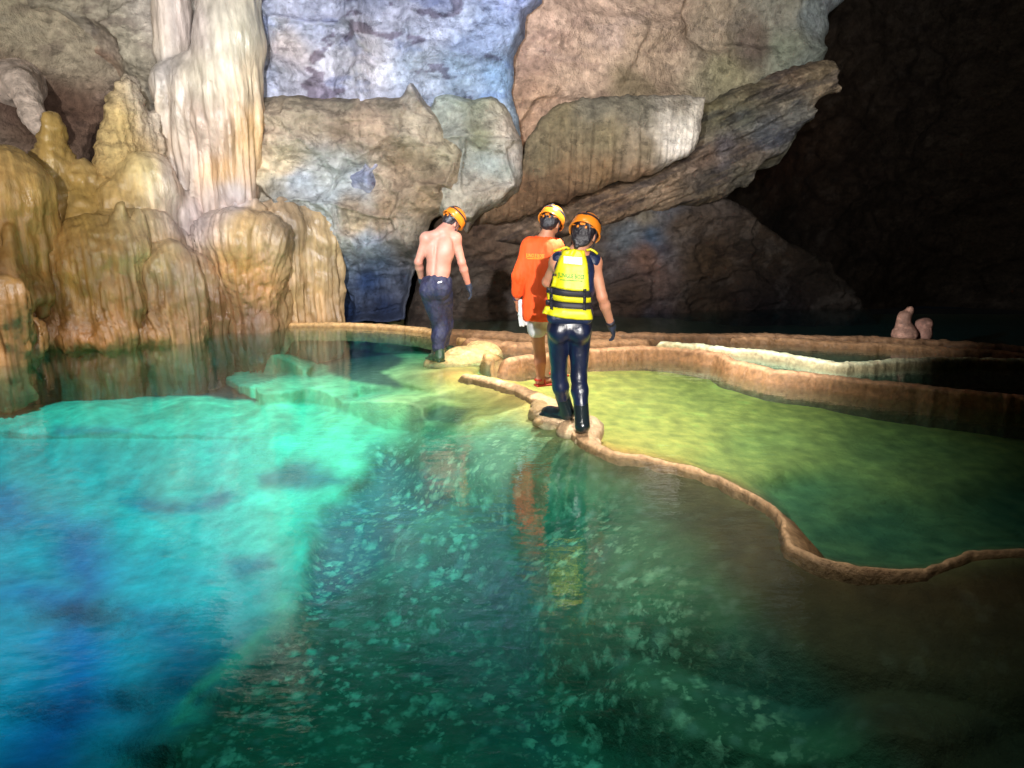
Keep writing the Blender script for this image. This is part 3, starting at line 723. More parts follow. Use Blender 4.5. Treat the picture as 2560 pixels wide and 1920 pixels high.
# 3 pointed stalagmite
lo, hi = bounds((50, 400), (250, 680), 8.7, 10.2)
s = SDF(lo, hi, 0.028, 0.06)
for u, vt, vb, hw, y in ((138, 272, 420, 24, 9.5), (142, 312, 500, 40, 9.5), (118, 368, 600, 44, 9.4), (170, 372, 600, 52, 9.5), (215, 400, 620, 62, 9.55), (150, 430, 640, 62, 9.35), (262, 442, 660, 90, 9.6), (310, 476, 660, 80, 9.65), (180, 420, 700, 90, 9.5), (215, 470, 660, 60, 9.35)):
    dome(s, u, vt, vb, hw, y, 0.8)
def d_pt(V, N):
    x, y, z = V.T
    f1, f2, _ = worley(x * 9, y * 9, z * 9, 3)
    return 0.05 * fbm(x * 3, y * 3, z * 3, 4, 221) - 0.03 * f1 + 0.02 + 0.03 * ridge(x * 3, y * 3, z * 8, 3, 223)
o = rock_solid('stalagmite', s, d_pt, flow_col(224, 8, 0.12), M_WET)
lo, hi = bounds((0, 150), (170, 380), 9.6, 10.9); s2 = SDF(lo, hi, 0.03, 0.05)
s2.cap(pt(48, 205, 10.5), pt(98, 318, 10.2), 0.2, 0.13); s2.cap(pt(80, 215, 10.6), pt(104, 320, 10.3), 0.12, 0.08); s2.cap(pt(30, 210, 10.7), pt(60, 200, 11.3), 0.3, 0.4)
o2 = rock_solid('rock_lobe', s2, lambda V, N: 0.06 * fbm(V[:, 0] * 4, V[:, 1] * 4, V[:, 2] * 4, 4, 229), lambda V, N: srgb(205, 188, 178) * (1 + 0.3 * fbm(V[:, 0] * 4, V[:, 1] * 4, V[:, 2] * 4, 4, 228))[:, None], M_ROCK)
tag(o2, 'pale tilted rock lobe in the dim hollow at the upper left', 'rock')
tag(o, 'pointed golden stalagmite with a knobbly tip, second from the left edge', 'stalagmite')

# 4 golden mounds
def mounds(name, label, lst, us, vs, y0, y1, seed, f=8, amp=0.06, k=0.05, amt=0.42, extra=None, conv=None, material=None, dark=0.22):
    lo, hi = bounds(us, vs, y0, y1)
    s = SDF(lo, hi, 0.028, k)
    for q in lst: (dome if conv is not None else mound)(s, *q[:5], depth=q[5] if len(q) > 5 else 0.8, k=k)
    if extra: extra(s)
    def d(V, N):
        x, y, z = V.T
        hz = np.clip(1 - N[:, 2] ** 2, 0, 1)
        zb = 1.1
        return flute(x, y, z, f, amp, seed + 1, conv=conv) * hz * (0.25 + 0.75 * sm(zb + 0.5, 0.2, z) if conv is None else 1) + 0.07 * fbm(x * 2, y * 2, z * 2, 4, seed + 2) + 0.045 * ridge(x * 3.2, y * 3.2, z * 2.2, 3, seed + 7)
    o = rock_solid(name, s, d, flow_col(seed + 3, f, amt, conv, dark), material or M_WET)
    tag(o, label, 'flowstone')
    return o
def drips(lst):
    def f(s):
        for u, v0, v1, y, r in lst:
            m_ = v0 * .35 + v1 * .65; s.cap(ony(u, v0 - 30, y + .12), ony(u, m_, y), .04, r * 1.0, k=0.12); s.cap(ony(u, m_, y), ony(u, v1, y), r * 1.0, r * 0.35, k=0.03)
    return f
mounds('flowstone_mound', 'golden flowstone column with a sloping shoulder at the far left edge of the cave', [(-70, 360, 1000, 130, 8.6), (-20, 430, 960, 80, 8.6), (45, 500, 900, 60, 8.8), (-10, 700, 980, 60, 7.95), (85, 560, 860, 44, 8.9), (60, 820, 900, 26, 8.3)],
       (-240, 150), (320, 1040), 7.5, 9.4, 300, f=11, amp=0.07, extra=drips([(60, 640, 800, 8.5, 0.14), (104, 640, 790, 8.7, 0.10), (24, 600, 780, 8.3, 0.15), (90, 840, 890, 8.3, 0.08)]))
mounds('flowstone_mound', 'big rounded golden flowstone mound above the waterline, widest of the mounds on the left', [(200, 546, 1100, 122, 9.0, .6), (160, 600, 1100, 76, 8.95, .6), (330, 610, 1100, 90, 9.5), (70, 600, 1100, 60, 9.2), (380, 560, 1000, 100, 9.9), (262, 490, 900, 128, 9.5), (350, 530, 860, 70, 9.5), (290, 690, 1000, 50, 8.95)],
       (60, 430), (460, 1020), 8.2, 10.6, 320, f=18, amp=0.06, k=0.12, extra=drips([(130, 800, 864, 8.80, 0.14), (182, 810, 880, 8.72, 0.13), (228, 820, 864, 8.75, 0.12), (272, 800, 874, 8.78, 0.13), (318, 800, 860, 8.9, 0.12), (112, 600, 760, 8.85, 0.11), (300, 540, 690, 9.05, .16), (345, 560, 650, 9.2, .15)]))
mounds('flowstone_mound', 'smaller golden flowstone mound with a shiny ledge, right of the biggest mound', [(398, 606, 1060, 88, 9.3, .6), (455, 630, 1000, 70, 9.7, .6), (420, 770, 1000, 72, 9.2, .6), (372, 575, 860, 76, 9.75), (500, 700, 960, 60, 9.8, .6)],
       (270, 580), (540, 1000), 8.5, 10.4, 340, f=18, amp=0.06, k=0.12, extra=drips([(352, 800, 866, 9.1, 0.12), (405, 800, 862, 9.1, 0.12), (450, 800, 850, 9.25, 0.12), (500, 790, 842, 9.55, 0.13)]))
mounds('flowstone_mound', 'rounded tan flowstone dome in the second row, below the stepped stalagmite', [(335, 385, 640, 78, 9.75), (290, 440, 700, 90, 9.65), (385, 430, 680, 50, 9.9), (430, 480, 740, 60, 10.1), (380, 520, 700, 60, 9.9)],
       (180, 520), (360, 780), 9.0, 10.7, 360, f=12, amp=0.06)
Pc = ony(625, 800, 10.2); Pt = ony(600, 560, 10.2)
mounds('flowstone_fan', 'fan of orange-brown fluted flowstone beneath the tall column', [(598, 474, 760, 108, 10.2, 0.6), (612, 486, 760, 96, 10.15, 0.7)],
       (480, 740), (450, 860), 9.3, 11.0, 380, f=15, amp=0.06, amt=0.42, conv=(Pc[0], Pc[2], Pt[2]),
       extra=lambda s: [s.cap(ony(560, 600, 10.15), ony(600, 800, 10.2), 0.38, 0.26), s.cap(ony(660, 600, 10.15), ony(645, 800, 10.2), 0.36, 0.24), s.cap(ony(600, 600, 10.05), ony(620, 780, 10.1), 0.42, 0.2)])
mounds('flowstone_curtain', 'brown streaked flowstone curtain sloping into the water between the mounds and the fan', [(500, 620, 900, 80, 10.15, 0.5), (545, 660, 880, 60, 10.3, 0.5), (470, 700, 900, 60, 9.9, 0.5), (600, 700, 860, 90, 10.6, 0.4)],
       (380, 720), (580, 930), 9.3, 11.3, 400, f=14, amp=0.06, amt=0.4, extra=drips([(470, 560, 660, 10.2, 0.13), (540, 560, 640, 10.3, 0.12)]))
mounds('flowstone_curtain', 'tall brown drapery of flowstone at the edge of the blue recess', [(730, 500, 860, 100, 10.75, 0.55), (690, 500, 850, 60, 10.5, 0.6), (770, 540, 850, 72, 10.85, 0.5)],
       (620, 880), (480, 880), 10.0, 11.8, 420, f=14, amp=0.07, amt=0.5,
       extra=lambda s: [s.cap(ony(820, 600, 10.9), ony(815, 700, 10.9), 0.20, 0.14, flat=((0, 1, 0), 1.2)), s.cap(ony(840, 585, 10.95), ony(832, 640, 10.95), 0.10, 0.06), s.cap(ony(700, 520, 11.0), ony(846, 590, 11.1), 0.16, 0.12),
                        s.cap(ony(806, 690, 10.9), ony(804, 745, 10.9), 0.12, 0.07), s.cap(ony(788, 700, 10.9), ony(786, 810, 10.9), 0.10, 0.07), s.cap(ony(750, 700, 10.8), ony(752, 820, 10.8), 0.2, 0.16), s.cap(ony(712, 700, 10.7), ony(715, 830, 10.7), 0.2, 0.18)])
mounds('rock_stump', 'small round brown stone hump at the foot of the flowstone fan', [(640, 768, 850, 44, 10.0, 0.9), (570, 770, 850, 30, 10.1, 0.9)], (520, 700), (740, 880), 9.5, 10.5, 440, f=6, amp=0.02, amt=0.1)

# ------------------------------------------------------------------ pools, their floors and the rimstone dams
ZR = -0.12
MAIN = [(1120, 931, .04, .2), (1170, 938, .08, .3), (1230, 950, .12, .25), (1310, 975, .14, .2), (1380, 1010, .20, .2), (1425, 1045, .20, .2), (1462, 1092, .13, .2), (1530, 1128, .035, .2), (1600, 1140, .03, .15), (1700, 1162, .03, .15), (1800, 1196, .03, .2),
        (1900, 1243, .03, .3), (1950, 1290, .035, .5), (1965, 1345, .04, .6), (1995, 1378, .04, .35), (2060, 1402, .03, .2), (2150, 1422, .03, .2), (2250, 1431, .03, .2), (2310, 1428, .035, .2), (2380, 1405, .04, .2), (2450, 1383, .035, .2), (2560, 1376, .035, .2), (2700, 1385, .035, .2)]
D3 = [(1236, 905), (1300, 893), (1400, 880), (1500, 872), (1620, 868), (1700, 872), (1790, 882), (1850, 905), (1950, 926), (2050, 936), (2150, 950), (2300, 965), (2450, 982), (2620, 1000), (2900, 1030)]
D4 = [(1610, 853), (1700, 858), (1800, 868), (1900, 876), (1990, 890), (2060, 902), (2110, 908), (2200, 902), (2300, 898), (2450, 897), (2700, 900)]
D5 = [(1400, 838), (1600, 840), (1750, 842), (1950, 846), (2100, 856), (2250, 862), (2400, 872), (2560, 884), (2800, 900)]
D6 = [(1330, 828), (1500, 832), (1700, 836), (1900, 836), (2050, 840), (2200, 845), (2400, 856), (2560, 868), (2800, 885)]
DFAR = [(690, 812), (760, 808), (880, 809), (980, 814), (1060, 822), (1110, 834), (1165, 850), (1210, 872), (1230, 897)]
D2 = [(1080, 828), (1160, 828), (1260, 834), (1340, 842), (1440, 846)]
D2b = [(1130, 846), (1200, 850), (1300, 860), (1400, 858), (1560, 850), (1660, 852)]
def wpts(L, z): return np.array([onz(p[0], p[1], z) for p in L])

LEFT_WATER = [(2750, 1386), (3600, 2600), (-2200, 2600), (-1600, 900), (-400, 840), (300, 780), (700, 780)] + [(p[0], p[1] - 2) for p in DFAR[1:9]] + [(1225, 925)] + [(p[0], p[1]) for p in MAIN[2:]]

def ground():
    """pool floors as one sheet of terrain; depths sounded at many spots and blended between them"""
    us = np.concatenate([np.arange(-2400, -150, 40), np.arange(-150, 2710, 6.0), np.arange(2710, 5200, 40)])
    vs = np.concatenate([np.arange(786, 830, 3.0), np.arange(830, 1100, 3.5), np.arange(1100, 1960, 5.0), np.arange(1960, 2900, 35)])
    U, Vv = np.meshgrid(us, vs, indexing='ij')
    tanv = -np.array([ray(1280, v)[2] / ray(1280, v)[1] for v in vs])
    # organic outlines: warp by noise fixed to the ground
    G0x = (U - 1280) / FPX * CAM_H / tanv; G0y = CAM_H / tanv
    px_m = FPX * 1.0 / (CAM_H / tanv)
    wU = U + px_m * (0.10 * fbm(G0x * 2.2, G0y * 2.2, 1, 5, 501)); wV = Vv + px_m * tanv * (0.16 * fbm(G0x * 1.8, G0y * 1.8, 9, 5, 502))
    def idw(ctl, power=1.6, asp=2.2, eps=900):
        num = 0; den = 0
        for u, v, d in ctl:
            w = 1 / ((U - u) ** 2 + (asp * (Vv - v)) ** 2 + eps) ** power; num = num + w * d; den = den + w
        return num / den
    dep = idw([(0, 830, .5), (300, 800, .3), (700, 800, .15), (700, 830, .2), (1000, 830, .18), (900, 850, .4), (1050, 850, .3), (900, 900, .75), (850, 940, .7), (950, 880, .7), (1060, 890, .3), (0, 900, .8), (200, 880, .5), (400, 850, .4), (600, 830, .3),
               (0, 960, .85), (250, 960, .8), (500, 960, .7), (700, 960, .65), (800, 1000, .6), (0, 1010, .5), (250, 1005, .45), (500, 995, .42), (700, 1020, .42), (850, 1035, .42),
               (0, 1060, .65), (300, 1060, .6), (500, 1060, .55), (700, 1080, .5), (300, 1150, .85), (0, 1150, .9), (500, 1150, .75), (300, 1250, 1.1), (0, 1250, 1.3), (500, 1250, .95), (700, 1250, .8), (650, 1200, .75), (100, 1400, 1.6), (300, 1400, 1.45), (480, 1400, 1.1), (650, 1400, .85), (600, 1500, .95),
               (200, 1600, 2.2), (450, 1600, 1.5), (580, 1600, 1.0), (100, 1850, 2.4), (300, 1800, 2.1), (450, 1750, 1.5), (540, 1720, 1.05), (430, 1850, 1.2), (250, 1900, 2.2), (-200, 1200, 1.6), (-300, 1500, 2.2), (-300, 1000, .6),
               (900, 1060, .4), (1000, 1090, .45), (1100, 1090, .4), (1200, 1080, .3), (900, 1150, .55), (900, 1250, .72), (880, 1400, .85), (800, 1550, 1.0), (700, 1780, 1.15), (600, 1880, 1.2), (780, 1350, .8), (1000, 1180, .6), (1100, 1150, .5), (1050, 1300, .65), (1200, 1300, .6),
               (1050, 1450, .8), (1150, 1500, .8), (1000, 1650, 1.1), (900, 1850, 1.2), (1300, 1700, .9), (1300, 1900, 1.0), (1350, 1150, .3), (1300, 1080, .15), (1500, 1300, .4), (1350, 1400, .6), (1600, 1500, .5), (1700, 1700, .5), (1450, 1150, .12), (1550, 1200, .14), (1700, 1250, .14), (1850, 1350, .12), (1900, 1450, .14),
               (2100, 1550, .2), (2500, 1500, .1), (2250, 1480, .1), (2300, 1800, .3), (1900, 1800, .5), (1900, 1600, .3), (2600, 1900, .4), (2700, 1420, .1), (1500, 2300, .8), (3000, 2200, .4), (0, 2400, 2)])
    dep = np.where(dep > .9, .9 + .28 * (dep - .9), dep)
    for ax_, nn in ((0, 21), (1, 17)):
        kb = np.exp(-np.linspace(-2, 2, nn) ** 2); kb /= kb.sum()
        dep = np.apply_along_axis(lambda a: np.convolve(np.pad(a, nn // 2, 'edge'), kb, 'valid'), ax_, dep)
    def plat(poly, d, edge, op='set'):
        nonlocal dep
        sd = poly_sd(wU, wV * 2.0, np.array([(u, v * 2.0) for u, v in poly], float))
        t = sm(-edge, edge * 0.3, sd)
        dep = dep * (1 - t) + (dep + d if op == 'add' else d) * t
        return t
    tongue = plat([(210, 930), (260, 880), (420, 864), (620, 868), (720, 893), (778, 915), (765, 938), (650, 915), (500, 905), (350, 912)], .34, 20)
    tongue2 = plat([(560, 985), (700, 948), (800, 945), (878, 950), (885, 985), (850, 1012), (760, 1000), (660, 1000)], .30, 16)
    backp = plat([(540, 822), (800, 818), (960, 830), (1070, 850), (1040, 874), (960, 874), (850, 852), (700, 846), (600, 850)], .33, 16)
    led1 = plat([(955, 935), (1010, 922), (1080, 925), (1180, 945), (1300, 978), (1340, 1000), (1300, 1028), (1200, 1010), (1100, 985), (1000, 960)], .13, 14)
    led2 = plat([(880, 1000), (1000, 985), (1100, 985), (1200, 1000), (1262, 1015), (1276, 1045), (1200, 1062), (1050, 1062), (960, 1048), (860, 1015)], .15, 12)
    blot = plat([(1050, 1050), (1110, 1020), (1170, 1032), (1140, 1055)], .32, 22)
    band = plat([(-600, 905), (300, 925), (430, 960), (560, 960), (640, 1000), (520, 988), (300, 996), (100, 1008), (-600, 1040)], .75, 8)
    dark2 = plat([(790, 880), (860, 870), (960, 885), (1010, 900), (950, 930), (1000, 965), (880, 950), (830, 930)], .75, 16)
    sill_l = [(830, 1035), (940, 1100), (900, 1180), (800, 1250), (765, 1330), (740, 1450), (690, 1560), (600, 1700), (500, 1800), (380, 1900), (200, 2050)]
    dl = line_d(wU, wV, sill_l)
    dep = dep - np.exp(-(dl / 40) ** 2) * 0.05 * sm(.4, .8, dep)
    trench = plat([(985, 1150), (1090, 1215), (1130, 1262), (1030, 1310), (985, 1345), (975, 1400), (900, 1460), (800, 1520), (790, 1420), (805, 1300), (870, 1240)], .07, 40, 'add')
    # crest shallows
    crestpx = catmull(np.array([(a[0], a[1]) for a in MAIN[6:]], float), 12)
    dc = line_d(U, Vv * 1.0, crestpx)
    dcw = line_d(G0x + 0.05 * fbm(G0x * 3, G0y * 3, 2, 3, 520), G0y, wpts(MAIN, 0.0)[:, :2])
    dep = np.minimum(dep, 0.012 + 0.25 * dcw ** 1.1 + 1.2 * sm(.8, 3.2, dcw))
    # right pool
    rp = np.array([(a[0], a[1] * 2) for a in MAIN[1:]] + [(3600, 2800), (5200, 2800), (5200, 2300)] + [(a[0], a[1] * 2) for a in D3[::-1]], float)
    sdr = poly_sd(U, Vv * 2, rp); tr = sm(-8, 24, sdr)
    depr = idw([(1600, 1050, .15), (1500, 1000, .13), (1450, 930, .11), (1800, 1000, .17), (1700, 1120, .15), (1550, 1110, .12), (1900, 1130, .22), (2000, 1250, .33), (1800, 1170, .2), (2200, 1350, .36), (2300, 1150, .26), (2400, 1050, .22), (2150, 1390, .34), (1350, 920, .12), (2560, 1300, .34), (2000, 980, .18)])
    z = -dep * (1 - tr) + (ZR - depr) * tr
    far = np.array([(1236, 1800)] + [(a[0], a[1] * 2) for a in D3[1:]] + [(5200, 2060), (5200, 1560), (1090, 1560), (1090, 1670)], float)
    tf = sm(-4, 10, poly_sd(U, Vv * 2, far))
    shal = sm(1900, 1600, U)
    z = z * (1 - tf) - (0.28 - .22 * shal) * tf
    kk = np.exp(-np.linspace(-1.8, 1.8, 9) ** 2); kk /= kk.sum()
    z = np.apply_along_axis(lambda a: np.convolve(np.pad(a, 4, 'edge'), kk, 'valid'), 1, z)
    zs = z
    for ax_, nn in ((1, 19), (0, 15)):
        kb = np.exp(-np.linspace(-2, 2, nn) ** 2); kb /= kb.sum()
        zs = np.apply_along_axis(lambda a: np.convolve(np.pad(a, nn // 2, 'edge'), kb, 'valid'), ax_, zs)
    wz = sm(985, 1030, Vv) * sm(1290, 1180, U + .35 * (Vv - 1000)) * (1 - tr); z = z * (1 - wz) + zs * wz
    # along each line of sight the floor comes nearer as one looks down
    y = (CAM_H - z) / tanv
    for k in range(len(vs) - 2, -1, -1):
        y[:, k] = np.maximum(y[:, k], y[:, k + 1] + 0.004)
    X = (U - 1280) / FPX * y / (math.cos(TH) + (960 - Vv) / FPX * math.sin(TH)); Y = y; Z = CAM_H - y * tanv
    lum = 0.03 * fbm(X * 1.6, Y * 1.6, 3, 5, 503) + 0.012 * ridge(X * 3.5, Y * 3.5, 1, 4, 504)
    f1, f2, cid = worley(X * 5.2, Y * 5.2, 0.5, 9)
    g1, _, gid = worley(X * 10.5, Y * 10.5, 0.5, 19)
    dd = np.clip(-Z, 0, 3)
    basin_lump = 0.05 * fbm(X * 1.1, Y * 1.1, 6, 3, 506) * sm(1.0, 1.9, dd)
    Z = Z + lum * np.clip(dd * 1.6, 0.12, 1) * (1 - tr * .5) * (.15 + .85 * sm(1.1, .7, dd))
    # colours
    n = fbm(X * 1.2, Y * 1.2, 3, 5, 510)
    white = np.array([0.15, 0.62, 0.30]); ochre = np.array([0.78, 0.45, 0.12])
    e = idw([(1150, 950, 1.), (1250, 1010, 1.), (1200, 1040, 1.), (1000, 920, .55), (1000, 1020, .6), (900, 1020, .35), (700, 1000, .1), (300, 1050, 0), (600, 1100, 0), (900, 1100, .25), (1100, 1120, .4), (700, 1300, .15), (900, 840, 0), (1050, 860, .6), (300, 880, .5), (600, 890, .15), (200, 1400, 0), (600, 1600, .1), (700, 820, .5), (1060, 830, .8)])
    c = mix(np.broadcast_to(white, X.shape + (3,)), ochre, np.clip(e, 0, 1))
    c = mix(c, c * np.array([.45, .42, .4]), sm(0.05, 0.35, n) * 0.22)
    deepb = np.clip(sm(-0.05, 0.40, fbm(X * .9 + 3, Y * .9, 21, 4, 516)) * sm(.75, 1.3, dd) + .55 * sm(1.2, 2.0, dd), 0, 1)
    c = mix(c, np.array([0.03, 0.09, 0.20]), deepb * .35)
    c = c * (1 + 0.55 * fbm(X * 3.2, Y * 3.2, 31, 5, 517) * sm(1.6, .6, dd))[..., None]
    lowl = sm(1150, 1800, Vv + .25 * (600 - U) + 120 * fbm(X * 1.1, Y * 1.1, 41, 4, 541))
    c = mix(c, np.array([0.012, 0.17, 0.28]), lowl * .75); c = mix(c, np.array([.03, .45, .45]), .3 * sm(900, 200, U) * sm(1000, 1150, Vv))  # fall into dim, deep-water blue painted into the bed colour
    for poly, cc_, ed_, am in (([(170, 1330), (255, 1325), (262, 1480), (225, 1580), (262, 1740), (150, 1900), (-20, 2000), (-60, 1900), (60, 1800), (140, 1690), (185, 1560), (100, 1510), (0, 1490), (60, 1465), (180, 1480), (150, 1400)], (.01, .08, .24), 55, .75),
                           ([(-80, 1200), (40, 1230), (80, 1290), (160, 1290), (170, 1310), (60, 1320), (-80, 1330)], (.01, .12, .28), 45, .6),
                           ([(640, 1185), (740, 1160), (830, 1180), (880, 1200), (760, 1225), (650, 1215)], (.02, .10, .10), 16, .8), ([(300, 1245), (360, 1235), (460, 1262), (560, 1228), (575, 1240), (540, 1275), (430, 1280), (340, 1270)], (.02, .12, .16), 18, .75),
                           ([(560, 1395), (650, 1375), (700, 1400), (620, 1425)], (.02, .12, .14), 14, .7), ([(130, 1066), (330, 1070), (320, 1082), (150, 1080)], (.02, .16, .2), 10, .6), ([(330, 1540), (450, 1560), (560, 1640), (480, 1760), (380, 1720), (420, 1640)], (.02, .10, .16), 40, .7)):
        sdp = poly_sd(wU, wV, np.array(poly, float)); c = mix(c, np.array(cc_), sm(-ed_ * 1.5, ed_ * 1.3, sdp) * am)  # dark and blue hollows painted into the bed colour
    painted_dark = np.array([0.07, 0.055, 0.04])  # dark band of shade and reflection, painted into the bed colour
    c = mix(c, painted_dark, np.clip(np.maximum(band, dark2 * .9) * .95, 0, 1)); c = mix(c, painted_dark, blot * .7)
    sd = poly_sd(wU, wV, np.array([(950, 1120), (1050, 1090), (1290, 1066), (1480, 1120), (1700, 1190), (1950, 1300), (2050, 1420), (3200, 1400), (5200, 2900), (-200, 2900), (200, 2060), (400, 1905), (520, 1805), (620, 1705), (715, 1560), (765, 1450), (785, 1330), (815, 1265), (920, 1180)], float))
    ts = sm(-60, 45, sd + 45 * fbm(X * 2.5, Y * 2.5, 61, 4, 550))
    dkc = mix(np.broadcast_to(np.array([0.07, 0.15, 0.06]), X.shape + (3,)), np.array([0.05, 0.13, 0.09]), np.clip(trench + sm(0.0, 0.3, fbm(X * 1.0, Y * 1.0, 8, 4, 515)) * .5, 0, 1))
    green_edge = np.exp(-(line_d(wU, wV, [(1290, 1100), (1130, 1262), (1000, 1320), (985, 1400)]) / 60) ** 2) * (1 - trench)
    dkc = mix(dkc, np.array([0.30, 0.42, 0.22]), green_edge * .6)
    c = mix(c, dkc, ts)  # dimness beyond the sill painted in as a darker bed
    c = mix(c, np.array([.38, .70, .34]), np.exp(-((dl - 14) / 30) ** 2) * (1 - ts) * sm(1260, 1400, Vv) * .6 * (.4 + sm(-.1, .2, fbm(X * 3, Y * 3, 62, 3, 551))))  # light caught along the sill, painted as a pale strip
    br = poly_sd(U, Vv, np.array([(1480, 1115), (1700, 1165), (1900, 1245), (2000, 1390), (2300, 1440), (2800, 1380), (5200, 1700), (5200, 2900), (2500, 2900), (2250, 1900), (2020, 1640), (1850, 1480), (1750, 1350), (1600, 1230)], float))
    c = mix(c, np.array([0.10, 0.056, 0.018]), sm(-110, 60, br) * 0.94)
    jit = 0.10 * fbm(X * 13, Y * 13, 1, 4, 511)
    kn = sm(0.30, 0.10, f1 + 2.2 * jit) * sm(-0.4, 0.1, pn(X * 1.7, Y * 1.7, 5, 505))
    kn2 = sm(0.42, 0.12, g1 + 2.4 * jit) * (0.25 + 0.75 * ((gid % 7) / 6.0)) * sm(-0.5, 0.1, pn(X * 1.1, Y * 1.1, 9, 507))
    KN = ts * (1 - 0.97 * sm(-220, -20, br)) * np.clip(.55 + 1.2 * fbm(X * 1.3, Y * 1.3, 77, 4, 540), 0.05, 1)
    K = 0.25 * np.clip(kn * .6 + kn2 * .6, 0, 1) * ts * (1 - 0.75 * sm(-130, 60, br))
    c = mix(c, np.array([0.85, 0.85, 0.62]), K * .9)
    Z = Z + 0.012 * K
    c = mix(c, mix(np.broadcast_to(np.array([0.04, 0.027, 0.018]), X.shape + (3,)), np.array([0.50, 0.34, 0.18]), shal * sm(9.8, 9.0, Y)), tf * 0.95)
    rc = mix(np.broadcast_to(np.array([0.90, 0.52, 0.11]), X.shape + (3,)), np.array([0.10, 0.15, 0.07]), sm(.14, .42, depr + .05 * fbm(X * 2, Y * 2, 4, 4, 530)))
    rc = rc * (1 + .5 * fbm(X * 7, Y * 7, 8, 4, 531))[..., None]
    c = mix(c, rc, tr * (1 - tf))
    c = c * (1 + 0.35 * fbm(X * 5, Y * 5, 2, 5, 513))[..., None]
    P = np.stack([X, Y, Z], -1).reshape(-1, 3)
    na, nr = U.shape; idx = np.arange(na * nr).reshape(na, nr)
    F = np.stack([idx[:-1, :-1], idx[:-1, 1:], idx[1:, 1:], idx[1:, :-1]], -1).reshape(-1, 4)[:, ::-1]
    F = F[:, ::-1]
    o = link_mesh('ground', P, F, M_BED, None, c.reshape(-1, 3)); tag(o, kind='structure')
    at = o.data.attributes.new('Knob', 'FLOAT', 'POINT'); at.data.foreach_set('value', np.ascontiguousarray(KN.ravel(), dtype=np.float32))
    # floor beyond the last dam falls away
ground()

def slab(name, px, z, bottom=-7.0, extra=None):
    P = [onz(u, v, z)[:2] for u, v in px]
    if extra is not None: P = P + [np.array(e, float) for e in extra]
    n = len(P)
    V = [(p[0], p[1], z) for p in P] + [(p[0], p[1], bottom) for p in P]
    from mathutils.geometry import tessellate_polygon
    tri = [list(t) for t in tessellate_polygon([[Vector((p[0], p[1], 0)) for p in P]])]
    F = tri + [[i + n for i in t[::-1]] for t in tri] + [[i, i + n, (i + 1) % n + n, (i + 1) % n] for i in range(n)]
    bm = bmesh.new(); vs = [bm.verts.new(v) for v in V]
    for f in F: bm.faces.new([vs[i] for i in f])
    bmesh.ops.recalc_face_normals(bm, faces=bm.faces)
    me = bpy.data.meshes.new(name); bm.to_mesh(me); bm.free(); me.materials.append(M_WATER)
    o = bpy.data.objects.new(name, me); COL.objects.link(o); tag(o, kind='structure'); return o
slab('water', LEFT_WATER, 0.0)
slab('water', [(p[0], p[1] + 0) for p in MAIN[1:]] + [(3200, 1400), (3200, 1060)] + D3[::-1] + [(1225, 905)], ZR)
slab('water', [(1100, 834), (1165, 850), (1210, 872), (1236, 890)] + D3, 0.0, extra=[(16, 9), (16, 12.2), (-1.2, 12.2), (-1.2, 10.6)])

